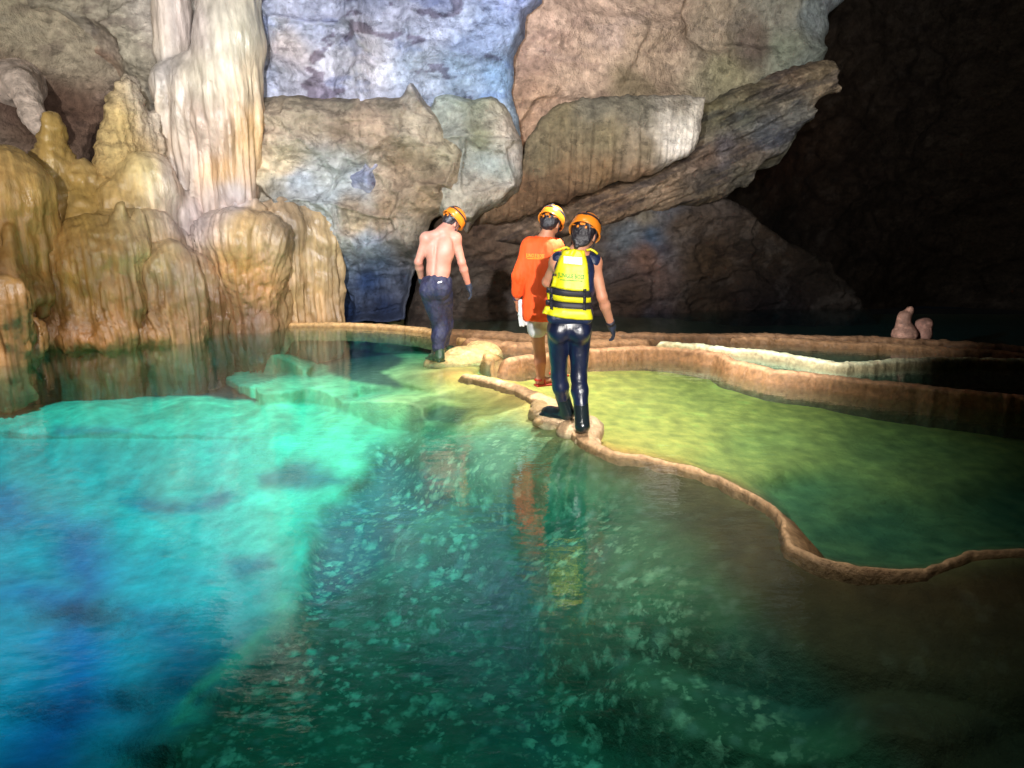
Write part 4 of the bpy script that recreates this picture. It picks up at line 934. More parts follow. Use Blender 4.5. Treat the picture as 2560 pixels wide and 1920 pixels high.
# dams
def dam(name, label, px, ztop, w, slope_l=0.25, slope_r=0.25, col=(176, 140, 104), seed=0, rough=0.02, group=None, zr=None, step=0.025, drop=0.7, pale=None, wig=0.03, drop_l=None, flip=1):
    L = [(p[0], p[1], (p[2] if len(p) > 2 else w), (p[3] if len(p) > 3 else slope_r)) for p in px]
    K = np.array([[*onz(u, v, ztop)[:2], ww, sl] for u, v, ww, sl in L])
    C = catmull(K, step)
    T = np.gradient(C[:, :2], axis=0); T /= np.linalg.norm(T, axis=1)[:, None] + 1e-9
    Nn = flip * np.stack([T[:, 1], -T[:, 0]], -1)            # to the right of travel
    s = np.cumsum(np.r_[0, np.linalg.norm(np.diff(C[:, :2], axis=0), axis=1)])
    prof = []
    for t in np.linspace(1, 0, 9): prof.append(('l', t))
    for t in np.linspace(-1, 1, 6)[1:-1]: prof.append(('c', t))
    for t in np.linspace(0, 1, 11): prof.append(('r', t))
    rows = []
    for kind, t in prof:
        hw = C[:, 2] / 2
        if kind == 'l': off = -(hw + slope_l * t ** 1.3); z = ztop - (drop if drop_l is None else drop_l) * t ** 1.5 - 0.006
        elif kind == 'c': off = hw * t; z = ztop + 0.012 * (1 - t * t) + 0.010 * fbm(s * 5, 0 * s, seed + 9.5, 4, 608)
        else: off = hw + C[:, 3] * t ** 0.9; z = ztop - drop * t ** 1.25 - 0.006
        x = C[:, 0] + Nn[:, 0] * off; y = C[:, 1] + Nn[:, 1] * off
        a = wig * fbm(s * 3.0, 0 * s, seed + 0.5, 4, 601) + 0.022 * (np.abs(pn(s * 11, 0 * s, seed + 2.5, 602)) - .2) + (0.012 * np.abs(pn(s * 30, 0 * s, seed + 3.5, 607)) if kind != 'c' else 0)
        x = x + Nn[:, 0] * a; y = y + Nn[:, 1] * a
        f1, _, _ = worley(x * 13, y * 13, z * 13, 5 + seed)
        z = z + rough * fbm(x * 9, y * 9, z * 4, 4, 603 + seed) - rough * 0.6 * f1 + rough * .3 + rough * 0.5 * fbm(x * 25, y * 25, z * 9, 3, 604)
        z = z - .22 * (1 - sm(0, .22, np.minimum(s, s[-1] - s)))
        rows.append(np.stack([x, y, np.broadcast_to(z, x.shape)], -1))
    G = np.array(rows); m, n = G.shape[:2]
    V = G.reshape(-1, 3); idx = np.arange(m * n).reshape(m, n)
    F = np.stack([idx[:-1, :-1], idx[:-1, 1:], idx[1:, 1:], idx[1:, :-1]], -1).reshape(-1, 4)
    base = srgb(*col)
    c = base * (1 + 0.28 * fbm(V[:, 0] * 4, V[:, 1] * 4, V[:, 2] * 8, 5, 605 + seed))[:, None]
    c = mix(c, c * np.array([0.5, 0.42, 0.35]), sm(0.12, 0.3, fbm(V[:, 0] * 9, V[:, 1] * 9, V[:, 2] * 20, 4, 606 + seed)) * 0.5)
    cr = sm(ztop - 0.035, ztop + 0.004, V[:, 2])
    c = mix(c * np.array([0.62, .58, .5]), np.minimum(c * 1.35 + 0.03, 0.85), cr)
    if flip < 0: F = F[:, ::-1]
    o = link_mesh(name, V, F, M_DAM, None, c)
    tag(o, label, 'rimstone dam', group=group)
    return o
dam('rimstone_dam', 'long winding tan rimstone crest curving from the walkers to the right edge', MAIN, 0.010, .03, flip=-1, slope_l=0.05, drop_l=0.30, col=(186, 148, 108), seed=1, rough=0.012)
dam('rimstone_dam', 'tan rim closing the far end of the turquoise pool, hooking round under the shirtless walker', DFAR, 0.045, .10, slope_l=0.3, slope_r=0.08, col=(190, 150, 98), seed=2, rough=0.012, drop=0.22)
dam('rimstone_dam', 'broad brown dam along the far side of the green pool, running off the right edge', D3, 0.012, .10, slope_l=0.35, slope_r=0.10, col=(176, 132, 96), seed=3, rough=0.015, drop=0.35, wig=0.06)
dam('rimstone_dam', 'brightly lit cream rimstone dam snaking between two dark pools at the right', D4, 0.07, .08, slope_l=0.25, slope_r=0.06, col=(214, 204, 168), seed=4, rough=0.02, drop=0.3, wig=0.05)
dam('rimstone_dam', 'low brown dam behind the brightly lit cream dam, with the two stone stumps beyond it', D5, 0.06, .12, slope_l=0.2, slope_r=0.12, col=(140, 104, 70), seed=5, rough=0.02, drop=0.3, wig=0.08)
dam('rimstone_dam', 'farthest thin brown dam against the dark, carrying the two stone stumps', D6, 0.09, .14, slope_l=0.3, slope_r=0.10, col=(126, 92, 62), seed=6, rough=0.02, drop=0.3, wig=0.08)
dam('rimstone_dam', 'brown stone step at the foot of the back wall, left of the orange-shirted walker', D2, 0.10, .30, slope_l=0.3, slope_r=0.25, col=(132, 98, 66), seed=7, rough=0.02, drop=0.3)
dam('rimstone_dam', 'rounded brown dam just behind the legs of the two walkers on the right', D2b, 0.06, .22, slope_l=0.3, slope_r=0.22, col=(150, 112, 78), seed=8, rough=0.02, drop=0.3)

def boulder(name, label, blobs, vox, seed, col, amp=0.03, cat='rock'):
    P = np.array([b[0] for b in blobs]); r = max(max(np.atleast_1d(b[1])) for b in blobs)
    s = SDF(P.min(0) - r - .08, P.max(0) + r + .08, vox, 0.05)
    for c, rr in blobs: s.ell(c, np.array(rr) * np.ones(3))
    def d(V, N):
        f1, f2, _ = worley(V[:, 0] * 6, V[:, 1] * 6, V[:, 2] * 9, seed)
        return amp * (fbm(V[:, 0] * 5, V[:, 1] * 5, V[:, 2] * 7, 5, seed) + 0.8 * f1 - 0.4)
    def cf(V, N):
        c = srgb(*col) * (1 + 0.3 * fbm(V[:, 0] * 5, V[:, 1] * 5, V[:, 2] * 5, 5, seed + 1))[:, None]
        return mix(c, np.minimum(c * 1.8, .85), sm(0.1, 0.25, fbm(V[:, 0] * 10, V[:, 1] * 10, V[:, 2] * 20, 4, seed + 2)) * 0.6)
    return tag(rock_solid(name, s, d, cf, M_DAM), label, cat)
q = lambda u, v, z: tuple(onz(u, v, z))
boulder('stepping_rock', 'rough cream rock under the feet of the walker in the yellow life vest', [(q(1400, 1058, -.04), (.20, .13, .09)), (q(1440, 1078, -.03), (.16, .16, .075)), (q(1478, 1078, -.06), (.10, .24, .11)), (q(1375, 1040, -.05), (.14, .12, .07)), (q(1470, 1105, -.04), (.10, .08, .05))], 0.015, 701, (190, 158, 124))
boulder('stepping_rock', 'small knobbly brown rock in the water left of the life-vest walker\'s boots', [(q(1352, 1035, -.04), (.11, .10, .10)), (q(1368, 1056, -.04), (.13, .09, .07)), (q(1352, 1018, -.02), (.09, .12, .06))], 0.012, 711, (150, 122, 84))
boulder('rim_block', 'smooth wide cream block of rimstone beside the shirtless walker\'s boots', [(q(1160, 900, -.06), (.36, .20, .16)), (q(1205, 898, -.10), (.26, .30, .22)), (q(1115, 912, -.07), (.26, .14, .12))], 0.02, 721, (214, 180, 126), amp=0.012)
b = onz(2262, 842, 0.08); y0 = b[1]
def tip(u, v): return tuple(ony(u, v, y0))
boulder('stalagmite', 'taller of two small pinkish stone stumps in the dark at the right, leaning right', [(tip(2262, 836), (.15, .15, .12)), (tip(2262, 828), (.10, .1, .12)), (tip(2258, 805), (.085, .09, .10)), (tip(2262, 788), (.07, .08, .06)), (tip(2276, 776), (.05, .06, .055))], 0.012, 731, (160, 122, 108), amp=0.02, cat='stalagmite')
boulder('stalagmite', 'shorter blocky stone stump in the dark at the right, beside the taller one', [(tip(2310, 832), (.10, .1, .12)), (tip(2306, 812), (.085, .08, .075)), (tip(2318, 808), (.06, .08, .06))], 0.012, 741, (160, 120, 108), amp=0.015, cat='stalagmite')

# ------------------------------------------------------------------ people
M_SKIN = mat('skin', col=True, rough=0.5, nscale=30, nstr=0.06, bump=0.15, bscale=90, bdist=0.002, sss=0.12, spec=0.4)
M_HAIR = mat('dark_hair', base=(0.012, 0.010, 0.016), rough=0.32, bump=1.0, bscale=70, bdist=0.01, stretch=(1, 1, 0.3), spec=0.7)
M_HELMET = mat('orange_helmet_plastic', base=(0.72, 0.21, 0.015), rough=0.35, coat=0.4, nscale=6, nstr=0.12, bump=0.1, bscale=30, bdist=0.002)
M_BLACK = mat('black_webbing', base=(0.012, 0.012, 0.022), rough=0.6, bump=0.6, bscale=300, bdist=0.001)
M_NAVY = mat('navy_nylon', base=(0.010, 0.017, 0.055), rough=0.42, nscale=20, nstr=0.3, bump=0.8, bscale=22, bdist=0.008, spec=0.6)
M_WETSUIT = mat('wet_navy_leggings', base=(0.006, 0.010, 0.034), rough=0.32, nscale=9, nstr=0.4, bump=0.7, bscale=14, bdist=0.008, spec=0.8, stretch=(1, 1, .5))
M_PANTS = mat('dark_navy_trousers', base=(0.011, 0.013, 0.045), rough=0.6, nscale=20, nstr=0.4, bump=1.0, bscale=18, bdist=0.015)
M_ORANGE = mat('orange_cotton', base=(0.95, 0.10, 0.012), rough=0.75, nscale=12, nstr=0.06, bump=0.4, bscale=14, bdist=0.01, stretch=(1.6, 1.6, .25))
M_YELLOW = mat('yellow_nylon', base=(0.58, 0.53, 0.008), rough=0.45, nscale=16, nstr=0.08, bump=0.6, bscale=12, bdist=0.008)
M_WHITE = mat('white_fabric', base=(0.62, 0.64, 0.72), rough=0.7, nscale=20, nstr=0.1, bump=0.5, bscale=20, bdist=0.008)
M_PATCH = mat('white_reflective_patch', base=(0.9, 0.9, 0.9), rough=0.4)
M_GREEN = mat('green_print', base=(0.02, 0.26, 0.02), rough=0.6)
M_YPRINT = mat('yellow_print', base=(0.85, 0.36, 0.02), rough=0.6)
M_RED = mat('red_rubber', base=(0.42, 0.035, 0.012), rough=0.5, nscale=30, nstr=0.2)
M_BOOT = mat('wet_black_neoprene', base=(0.010, 0.016, 0.020), rough=0.18, bump=0.5, bscale=30, bdist=0.006, spec=0.8)
M_GREENBOOT = mat('green_black_boot', base=(0.03, 0.06, 0.035), rough=0.25, nscale=14, nstr=0.6, bump=0.6, bscale=24, bdist=0.008)
M_GLOVE = mat('dark_glove', base=(0.018, 0.025, 0.05), rough=0.6, bump=0.7, bscale=60, bdist=0.004)
M_LENS = mat('lamp_lens', base=(1, 0.98, 0.9), emit=3.0)

def npv(*a): return np.array(a, float)
def unit(a): a = np.array(a, float); return a / (np.linalg.norm(a) + 1e-12)
def frame(fwd, up):
    f = unit(fwd); r = unit(np.cross(f, up)); u = np.cross(r, f)
    return np.stack([r, f, u], 1)              # columns: right, forward, up
def euler_frame(yaw, pitch, roll):
    """yaw: + turns right, pitch: + looks down, roll: + tips to the right"""
    M = Matrix.Rotation(-R(yaw), 3, 'Z') @ Matrix.Rotation(-R(pitch), 3, 'X') @ Matrix.Rotation(R(roll), 3, 'Y')
    return np.array(M)
def loc2(Mx, o, p): return np.array(o) + Mx @ np.array(p, float)

def head_sdf(s, c, Mx, g=0.0):
    q = lambda *p: loc2(Mx, c, p)
    s.ell(q(0, -.012, .035), npv(.074, .094, .088) + g, Mx, k=.02)
    s.ell(q(0, .030, -.035), npv(.058, .062, .072) + g, Mx, k=.03)
    s.ell(q(0, .058, -.082), npv(.028, .026, .022), Mx, k=.02)
    for sx in (-1, 1):
        s.ell(q(.040 * sx, .060, -.028), (.022, .018, .022), Mx, k=.02)
        s.ell(q(.079 * sx, -.008, -.012), (.010, .020, .032), Mx, k=.008)
        s.ell(q(.031 * sx, .094, .006), (.013, .010, .009), Mx, k=.008, op='d')
        s.ell(q(.031 * sx, .080, .005), (.012, .011, .010), Mx, k=.003)
    s.cap(q(0, .088, .008), q(0, .108, -.028), .008, .013, k=.010)
    s.cap(q(-.02, .086, -.056), q(.02, .086, -.056), .007, .007, k=.006)

def hand_sdf(s, wr, d, palm_n, thumb_side, g=0.0, curl=0.5, scale=1.0):
    """wr wrist, d direction of the hand, palm_n palm normal, thumb_side unit vector across the palm to the thumb"""
    d = unit(d); n = unit(np.array(palm_n) - np.dot(palm_n, d) * d); t = unit(np.cross(d, n))
    if np.dot(t, thumb_side) < 0: t = -t
    S_ = scale; wr = np.array(wr)
    pc = wr + d * .048 * S_
    s.ell(pc, npv(.041 * S_ + g, .053 * S_ + g, .016 * S_ + g), np.stack([t, d, n], 1), k=.012)
    for i, (off, L) in enumerate(((.029, .072), (.010, .080), (-.010, .074), (-.029, .058))):
        b = wr + d * .088 * S_ + t * off * S_
        c = curl * (0.8 + 0.15 * i)
        d1 = unit(d * math.cos(c * .6) + n * math.sin(c * .6)); d2 = unit(d * math.cos(c * 1.5) + n * math.sin(c * 1.5)); d3 = unit(d * math.cos(c * 2.2) + n * math.sin(c * 2.2))
        p1 = b + d1 * L * .45 * S_; p2 = p1 + d2 * L * .32 * S_; p3 = p2 + d3 * L * .22 * S_
        r = .0088 * S_ + g * .8
        s.cap(b, p1, r, r * .95, k=.004); s.cap(p1, p2, r * .95, r * .88, k=.003); s.cap(p2, p3, r * .88, r * .75, k=.003)
    b = wr + d * .028 * S_ + t * .034 * S_
    p1 = b + unit(t * .8 + d * .7 + n * .3) * .034 * S_; p2 = p1 + unit(t * .35 + d * .9 + n * .45) * .030 * S_
    s.cap(b, p1, .012 * S_ + g * .8, .0105 * S_ + g * .8, k=.010); s.cap(p1, p2, .0105 * S_ + g * .8, .008 * S_ + g * .8, k=.003)

def make_body(J, parent, skin, hands, bulk=1.0, feet=True):
    pts = np.array([v for k, v in J.items() if k not in ('M', 'T')])
    s = SDF(pts.min(0) - .22, pts.max(0) + .25, .0062, .02)
    head_sdf(s, J['head'], J['M'])
    T = J['T']; rt, fw, up = T[:, 0], T[:, 1], T[:, 2]; b = bulk
    s.cap(J['head'] + J['M'] @ npv(0, -.03, -.03), J['neck'], .055 * b, .062 * b, k=.03)
    ch, pv = J['chest'], J['pelvis']; mid = (ch + pv) / 2
    s.ell(ch, npv(.155, .105, .16) * b, T, k=.05)
    s.ell(mid - fw * .0, npv(.132, .095, .15) * b, T, k=.06)
    s.ell(pv, npv(.155, .115, .12) * b, T, k=.05)
    for a in 'LR':
        sg = -1 if a == 'L' else 1
        s.cap(J['neck'], J['sh' + a], .05 * b, .060 * b, k=.05)
        s.ell(J['sh' + a], .064 * b, k=.03)
        s.ell(ch + rt * sg * .075 - fw * .055 + up * .05, npv(.075, .045, .10) * b, T, k=.04)      # shoulder blade
        s.cap(J['sh' + a], J['el' + a], .054 * b, .041 * b, k=.03)
        m = J['el' + a] * .7 + J['wr' + a] * .3
        s.cap(J['el' + a], m, .041 * b, .042 * b, k=.02); s.cap(m, J['wr' + a], .042 * b, .027, k=.02)
        s.ell(pv + rt * sg * .075 - fw * .055 - up * .05, npv(.080, .07, .085) * b, T, k=.04)
        s.cap(J['hip' + a], J['kn' + a], .088 * b, .056 * b, k=.04)
        c = J['kn' + a] * .68 + J['an' + a] * .32 - fw * .018
        s.cap(J['kn' + a], c, .054 * b, .058 * b, k=.03); s.cap(c, J['an' + a], .058 * b, .037, k=.03)
        f = unit(J['toe' + a] - J['an' + a] * npv(1, 1, 0) - npv(0, 0, J['toe' + a][2]))
        s.cap(J['an' + a] - f * .02 - npv(0, 0, .03), J['toe' + a] - f * .03, .036, .028, k=.03)
        if a in hands: hand_sdf(s, J['wr' + a], *hands[a])
    # groove of the spine
    s.cap(ch + up * .10 - fw * .118 * b, pv + up * .06 - fw * .112 * b, .012, .012, k=.03, op='d')
    V, Q = s.mesh(smooth=1)
    sk = srgb(*skin); c = np.tile(sk, (len(V), 1))
    c = c * (1 + 0.16 * fbm(V[:, 0] * 7, V[:, 1] * 7, V[:, 2] * 7, 4, 801))[:, None]; c = mix(c, c * npv(1.05, .84, .80), sm(.0, .4, fbm(V[:, 0] * 4, V[:, 1] * 4, V[:, 2] * 4, 3, 802)) * .6)
    for jn, r_ in (('elL', .06), ('elR', .06), ('wrL', .07), ('wrR', .07), ('knL', .07), ('knR', .07)):
        w = np.exp(-((V - J[jn]) ** 2).sum(1) / r_ ** 2); c = mix(c, c * npv(1.05, .82, .8), w * .7)
    L = (V - J['head']) @ J['M']
    for sx in (-1, 1):
        w = (np.abs(L[:, 0] - .031 * sx) < .009) & (np.abs(L[:, 2] - .004) < .005) & (L[:, 1] > .07); c[w] = (.03, .02, .02)
        w = (np.abs(L[:, 0] - .031 * sx) < .018) & (np.abs(L[:, 2] - .026) < .004) & (L[:, 1] > .06); c[w] = (.03, .02, .02)
    w = (np.abs(L[:, 0]) < .022) & (np.abs(L[:, 2] + .056) < .008) & (L[:, 1] > .07); c[w] = sk * npv(.9, .45, .45)
    o = link_mesh('body', V, Q, M_SKIN, parent, c)
    return o

def garment(name, parent, material, build, lo, hi, vox=.007, k=.03, wr=(0, 14, 3), cut=None, smooth=1):
    s = SDF(lo, hi, vox, k); build(s)
    if cut: cut(s)
    V, Q = s.mesh(smooth=smooth)
    if wr[0]:
        N = mesh_normals(V, Q); x, y, z = V.T
        V = V + N * (wr[0] * (fbm(x * wr[1], y * wr[1], z * wr[2], 3, 811) + .4 * fbm(x * wr[1] * 2, y * wr[1] * 2, z * wr[1], 3, 812)))[:, None]
    return link_mesh(name, V, Q, material, parent)

def lathe_dome(M3, c, ax, lat0, lat1, n=40, m=12, thick=0.0, wave=None):
    """part of an ellipsoid surface between two latitudes, local frame M3 at c"""
    V = []
    for i in range(m + 1):
        la = R(lat0 + (lat1 - lat0) * i / m)
        for j in range(n):
            lo = 2 * math.pi * j / n
            p = npv(ax[0] * math.cos(la) * math.cos(lo), ax[1] * math.cos(la) * math.sin(lo), ax[2] * math.sin(la))
            V.append(loc2(M3, c, p))
    F = [(i * n + j, i * n + (j + 1) % n, (i + 1) * n + (j + 1) % n, (i + 1) * n + j) for i in range(m) for j in range(n)]
    return V, F
def tube(pts, r, n=8, closed=False):
    P = [Vector(p) for p in pts]; V, F = [], []
    m = len(P)
    for i, p in enumerate(P):
        a = P[(i - 1) % m] if (closed or i > 0) else p; b = P[(i + 1) % m] if (closed or i < m - 1) else p
        t = (b - a).normalized(); u = t.orthogonal().normalized() if i == 0 else (u - t * u.dot(t)).normalized(); w = t.cross(u)
        for j in range(n):
            an = 2 * math.pi * j / n; V.append(p + (u * math.cos(an) + w * math.sin(an)) * (r[i] if hasattr(r, '__len__') else r))
    for i in range(m if closed else m - 1):
        for j in range(n):
            F.append((i * n + j, i * n + (j + 1) % n, ((i + 1) % m) * n + (j + 1) % n, ((i + 1) % m) * n + j))
    if not closed: F += [tuple(range(n))[::-1], tuple(range((m - 1) * n, m * n))]
    return [tuple(v) for v in V], F
def join(*VF):
    V, F = [], []
    for v, f in VF:
        o = len(V); V += list(v); F += [tuple(i + o for i in q) for q in f]
    return V, F

def helmet(parent, c, Mx, lamp=True):
    """hard caving helmet: ribbed shell, rolled rim, dark elastic band, lamp in front, orange cradle clips behind"""
    C = loc2(Mx, c, (0, .006, .052)); Mx0 = Mx; Mx = Mx @ np.array(Matrix.Rotation(-R(13), 3, 'X'))
    n, m = 56, 18; V = []; ax = npv(.112, .136, .118)
    for k_, th in ((0, 0), (1, -.004)):
        for i in range(m + 1):
            la = R(-12 + 101 * i / m)
            for j in range(n):
                lo = 2 * math.pi * j / n
                rib = 1 + .018 * math.cos(6 * math.acos(max(-1, min(1, math.cos(la) * math.cos(lo))))) * max(0, math.sin(la)) ** .5
                a = (ax + th) * rib
                V.append(loc2(Mx, C, (a[0] * math.cos(la) * math.cos(lo), a[1] * math.cos(la) * math.sin(lo), a[2] * math.sin(la))))
    o1 = (m + 1) * n; F = []
    for i in range(m):
        for j in range(n):
            q = (i * n + j, i * n + (j + 1) % n, (i + 1) * n + (j + 1) % n, (i + 1) * n + j); F.append(q); F.append(tuple(x + o1 for x in q[::-1]))
    for j in range(n): F.append((j, j + o1, (j + 1) % n + o1, (j + 1) % n))
    sh = link_mesh('helmet', V, F, M_HELMET, parent)
    la = R(-12)
    ring = [loc2(Mx, C, ((ax[0] + .004) * math.cos(la) * math.cos(t), (ax[1] + .007) * math.cos(la) * math.sin(t) , ax[2] * math.sin(la) - .002 - .010 * math.cos(t) ** 2)) for t in np.linspace(0, 2 * math.pi, 48, endpoint=False)]
    link_mesh('rim', *tube(ring, .0075, 8, True), M_HELMET, sh)
    bl = [loc2(Mx, C, ((ax[0] + .002) * math.cos(R(20)) * math.cos(t), (ax[1] + .002) * math.cos(R(20)) * math.sin(t), ax[2] * math.sin(R(20)) + .008 * math.sin(t))) for t in np.linspace(0, 2 * math.pi, 48, endpoint=False)]
    V, F = lathe_dome(Mx, C, ax + .004, 17, 27, 48, 2); V2, F2 = lathe_dome(Mx, C, ax - .001, 17, 27, 48, 2)
    link_mesh('lamp_band', *join((V, F), (V2, [f[::-1] for f in F2])), M_BLACK, sh)
    top = [loc2(Mx, C, (.0, -(ax[1] + .003) * math.cos(a), (ax[2] + .003) * math.sin(a))) for a in np.linspace(R(22), R(150), 18)]
    link_mesh('top_strap', *tube(top, .005, 6), M_BLACK, sh)
    s = SDF(np.array(C) - .2, np.array(C) + .2, .004, .004)
    s.box(loc2(Mx, C, (0, .142, .042)), (.024, .014, .018), .006, Mx)
    V, Q = s.mesh(smooth=1); hl = link_mesh('headlamp', V, Q, M_BLACK, sh)
    V, F = lathe_dome(Mx @ np.array([[1, 0, 0], [0, 0, 1], [0, -1, 0]], float), loc2(Mx, C, (0, .155, .042)), (.011, .011, .006), 0, 88, 16, 4)
    link_mesh('lens', V, F, M_LENS, hl)
    s = SDF(np.array(C) - .22, np.array(C) + .22, .0035, .004)
    for x, z, w, h in ((0, -.040, .019, .009), (.030, -.062, .008, .010), (-.030, -.062, .008, .010), (0, -.020, .014, .006)):
        s.box(loc2(Mx, C, (x, -.120 + .6 * x * x * 10, z)), (w, .006, h), .004, Mx)
    s.cap(loc2(Mx, C, (-.085, -.075, -.03)), loc2(Mx, C, (0, -.117, -.045)), .005); s.cap(loc2(Mx, C, (.085, -.075, -.03)), loc2(Mx, C, (0, -.117, -.045)), .005)
    V, Q = s.mesh(); link_mesh('cradle', V, Q, M_HELMET, sh)
    for sx in (-1, 1):
        link_mesh('chin_strap', *tube([loc2(Mx0, c, p) for p in ((sx * .094, -.04, .03), (sx * .090, 0, -.02), (sx * .082, .03, -.07), (sx * .05, .06, -.105), (0, .065, -.112))], .004, 6), M_BLACK, sh)
        link_mesh('chin_strap', *tube([loc2(Mx0, c, p) for p in ((sx * .090, .05, .03), (sx * .084, .035, -.03), (sx * .082, .03, -.07))], .004, 6), M_BLACK, sh)
    return sh
def hair(parent, c, Mx, length=0.0, seed=0, full=1.0):
    s = SDF(np.array(c) - .24, np.array(c) + .2, .005, .02)
    s.ell(loc2(Mx, c, (0, -.022, .038)), npv(.082, .094, .090) * full, Mx, k=.01)
    s.ell(loc2(Mx, c, (0, -.050, -.020)), npv(.070, .058, .062) * full, Mx, k=.03)
    if length:
        s.ell(loc2(Mx, c, (0, -.066, -.060)), npv(.066, .045, .05), Mx, k=.03)
        s.cap(loc2(Mx, c, (-.02, -.075, -.07)), loc2(Mx, c, (-.01, -.085, -.07 - length)), .035, .02, k=.02)
        s.cap(loc2(Mx, c, (.03, -.07, -.06)), loc2(Mx, c, (.03, -.08, -.05 - length)), .03, .015, k=.02)
    s.ell(loc2(Mx, c, (0, .085, -.05)), (.075, .07, .085), Mx, k=.01, op='d')
    V, Q = s.mesh(smooth=1); N = mesh_normals(V, Q); x, y, z = V.T
    V = V + N * (.007 * fbm(x * 45, y * 45, z * 20, 3, 821 + seed) + .006 * fbm(x * 20, y * 20, z * 20, 2, 823 + seed))[:, None]
    return link_mesh('hair', V, Q, M_HAIR, parent)

from mathutils.bvhtree import BVHTree
def bvh_of(*objs):
    V, F = [], []
    for o in objs:
        k = len(V); V += [tuple(v.co) for v in o.data.vertices]; F += [tuple(i + k for i in p.vertices) for p in o.data.polygons]
    return BVHTree.FromPolygons(V, F)
def onto(bvh, x, z, y0, off, fb):
    h = bvh.ray_cast(Vector((x, y0, z)), Vector((0, 1, 0)))
    return (h[0].y if h[0] is not None else fb) - off
def patch(name, parent, poly, bvh, y0, off, thick, material, res=.008, fb=None):
    """cloth panel of outline poly (x,z) laid on the back of a garment, with its own thickness"""
    poly = np.array(poly, float); x0, z0 = poly.min(0) - 2 * res; x1, z1 = poly.max(0) + 2 * res
    X, Z = np.meshgrid(np.arange(x0, x1, res), np.arange(z0, z1, res), indexing='ij')
    sd = poly_sd(X, Z, poly); gx, gz = np.gradient(sd, res); gl = np.sqrt(gx ** 2 + gz ** 2) + 1e-6
    mv = np.where(sd < 0, np.clip(-sd, 0, 1.6 * res), 0); PX = X + mv * gx / gl; PZ = Z + mv * gz / gl
    ins = sd > 0; cell = ins[:-1, :-1] | ins[1:, :-1] | ins[:-1, 1:] | ins[1:, 1:]
    n0, n1 = X.shape; idx = np.arange(n0 * n1).reshape(n0, n1); i, j = np.nonzero(cell)
    F = np.stack([idx[i, j], idx[i + 1, j], idx[i + 1, j + 1], idx[i, j + 1]], 1)
    used = np.zeros(n0 * n1, bool); used[F.ravel()] = True; rm = np.cumsum(used) - 1
    px, pz, s_ = PX.ravel()[used], PZ.ravel()[used], sd.ravel()[used]; F = rm[F]
    Y = np.array([onto(bvh, a, b, y0, 0, np.nan) for a, b in zip(px, pz)])
    if np.isnan(Y).any():
        good = ~np.isnan(Y)
        for k in np.nonzero(~good)[0]:
            q = np.argmin((px[good] - px[k]) ** 2 + (pz[good] - pz[k]) ** 2); Y[k] = Y[good][q] + 0.004
    t = sm(-0.001, .006, s_)
    A = np.stack([px, Y - off - thick * t, pz], 1); B = np.stack([px, Y + .012, pz], 1)
    n = len(A); edges = {}
    for f in F:
        for a, b in zip(f, np.roll(f, -1)):
            if (b, a) in edges: del edges[(b, a)]
            else: edges[(a, b)] = 1
    FF = [tuple(f) for f in F] + [tuple(x + n for x in f[::-1]) for f in F] + [(b, a, a + n, b + n) for a, b in edges]
    return link_mesh(name, np.vstack([A, B]), FF, material, parent)
def text_on(name, parent, txt, centre, size, bvh, y0, off, material, shear=0, squeeze=1.0):
    cu = bpy.data.curves.new(name, 'FONT'); cu.body = txt; cu.size = size; cu.align_x = 'CENTER'; cu.align_y = 'CENTER'; cu.extrude = 0.0008; cu.resolution_u = 2; cu.offset = size * .02
    to = bpy.data.objects.new(name, cu); COL.objects.link(to)
    bpy.context.view_layer.update()
    me = bpy.data.meshes.new_from_object(to.evaluated_get(bpy.context.evaluated_depsgraph_get()))
    bpy.data.objects.remove(to)
    for v in me.vertices:
        x, z, d = centre[0] + v.co.x * squeeze, centre[1] + v.co.y + shear * v.co.x, v.co.z
        v.co = (x, onto(bvh, x, z, y0, off - d * -1, y0 + 1), z)
    me.materials.clear(); me.materials.append(material)
    o = bpy.data.objects.new(name, me); COL.objects.link(o); o.parent = parent
    return o
def P3(u, v, y): return ony(u, v, y)
def xz(pts, y): return [tuple(ony(u, v, y)[[0, 2]]) for u, v in pts]

def footwear(name, parent, J, a, material, h=.12, g=.010, toe_up=0.0):
    an, toe = J['an' + a], J['toe' + a]
    f = unit((toe - an) * npv(1, 1, 0)); gz = toe[2] - .03
    def b(s):
        s.cap(npv(an[0], an[1], gz + .05) - f * .035, npv(*toe[:2], gz + .036) - f * .035, .042 + g * .5, .036 + g * .4, k=.03)
        s.cap(npv(*toe[:2], gz + .034) - f * .05, npv(*toe[:2], gz + .03), .040 + g * .3, .026 + g * .3, k=.03)
        s.cap(npv(an[0], an[1], gz + .05) - f * .03, an + (J['kn' + a] - an) * (h / .42), .042 + g, .043 + g, k=.02)
        s.box(npv(*((an + toe) / 2 - f * .012)[:2], gz + .012), (.042 + g * .4, .135, .012), .010, frame(f, (0, 0, 1)), k=.006)
    lo = np.minimum(an, toe) - .16; hi = np.maximum(an, toe) + .2; hi[2] += .12
    s = SDF(lo, hi, .006, .02); b(s)
    V, Q = s.mesh(smooth=1)
    return link_mesh(name, V, Q, material, parent)

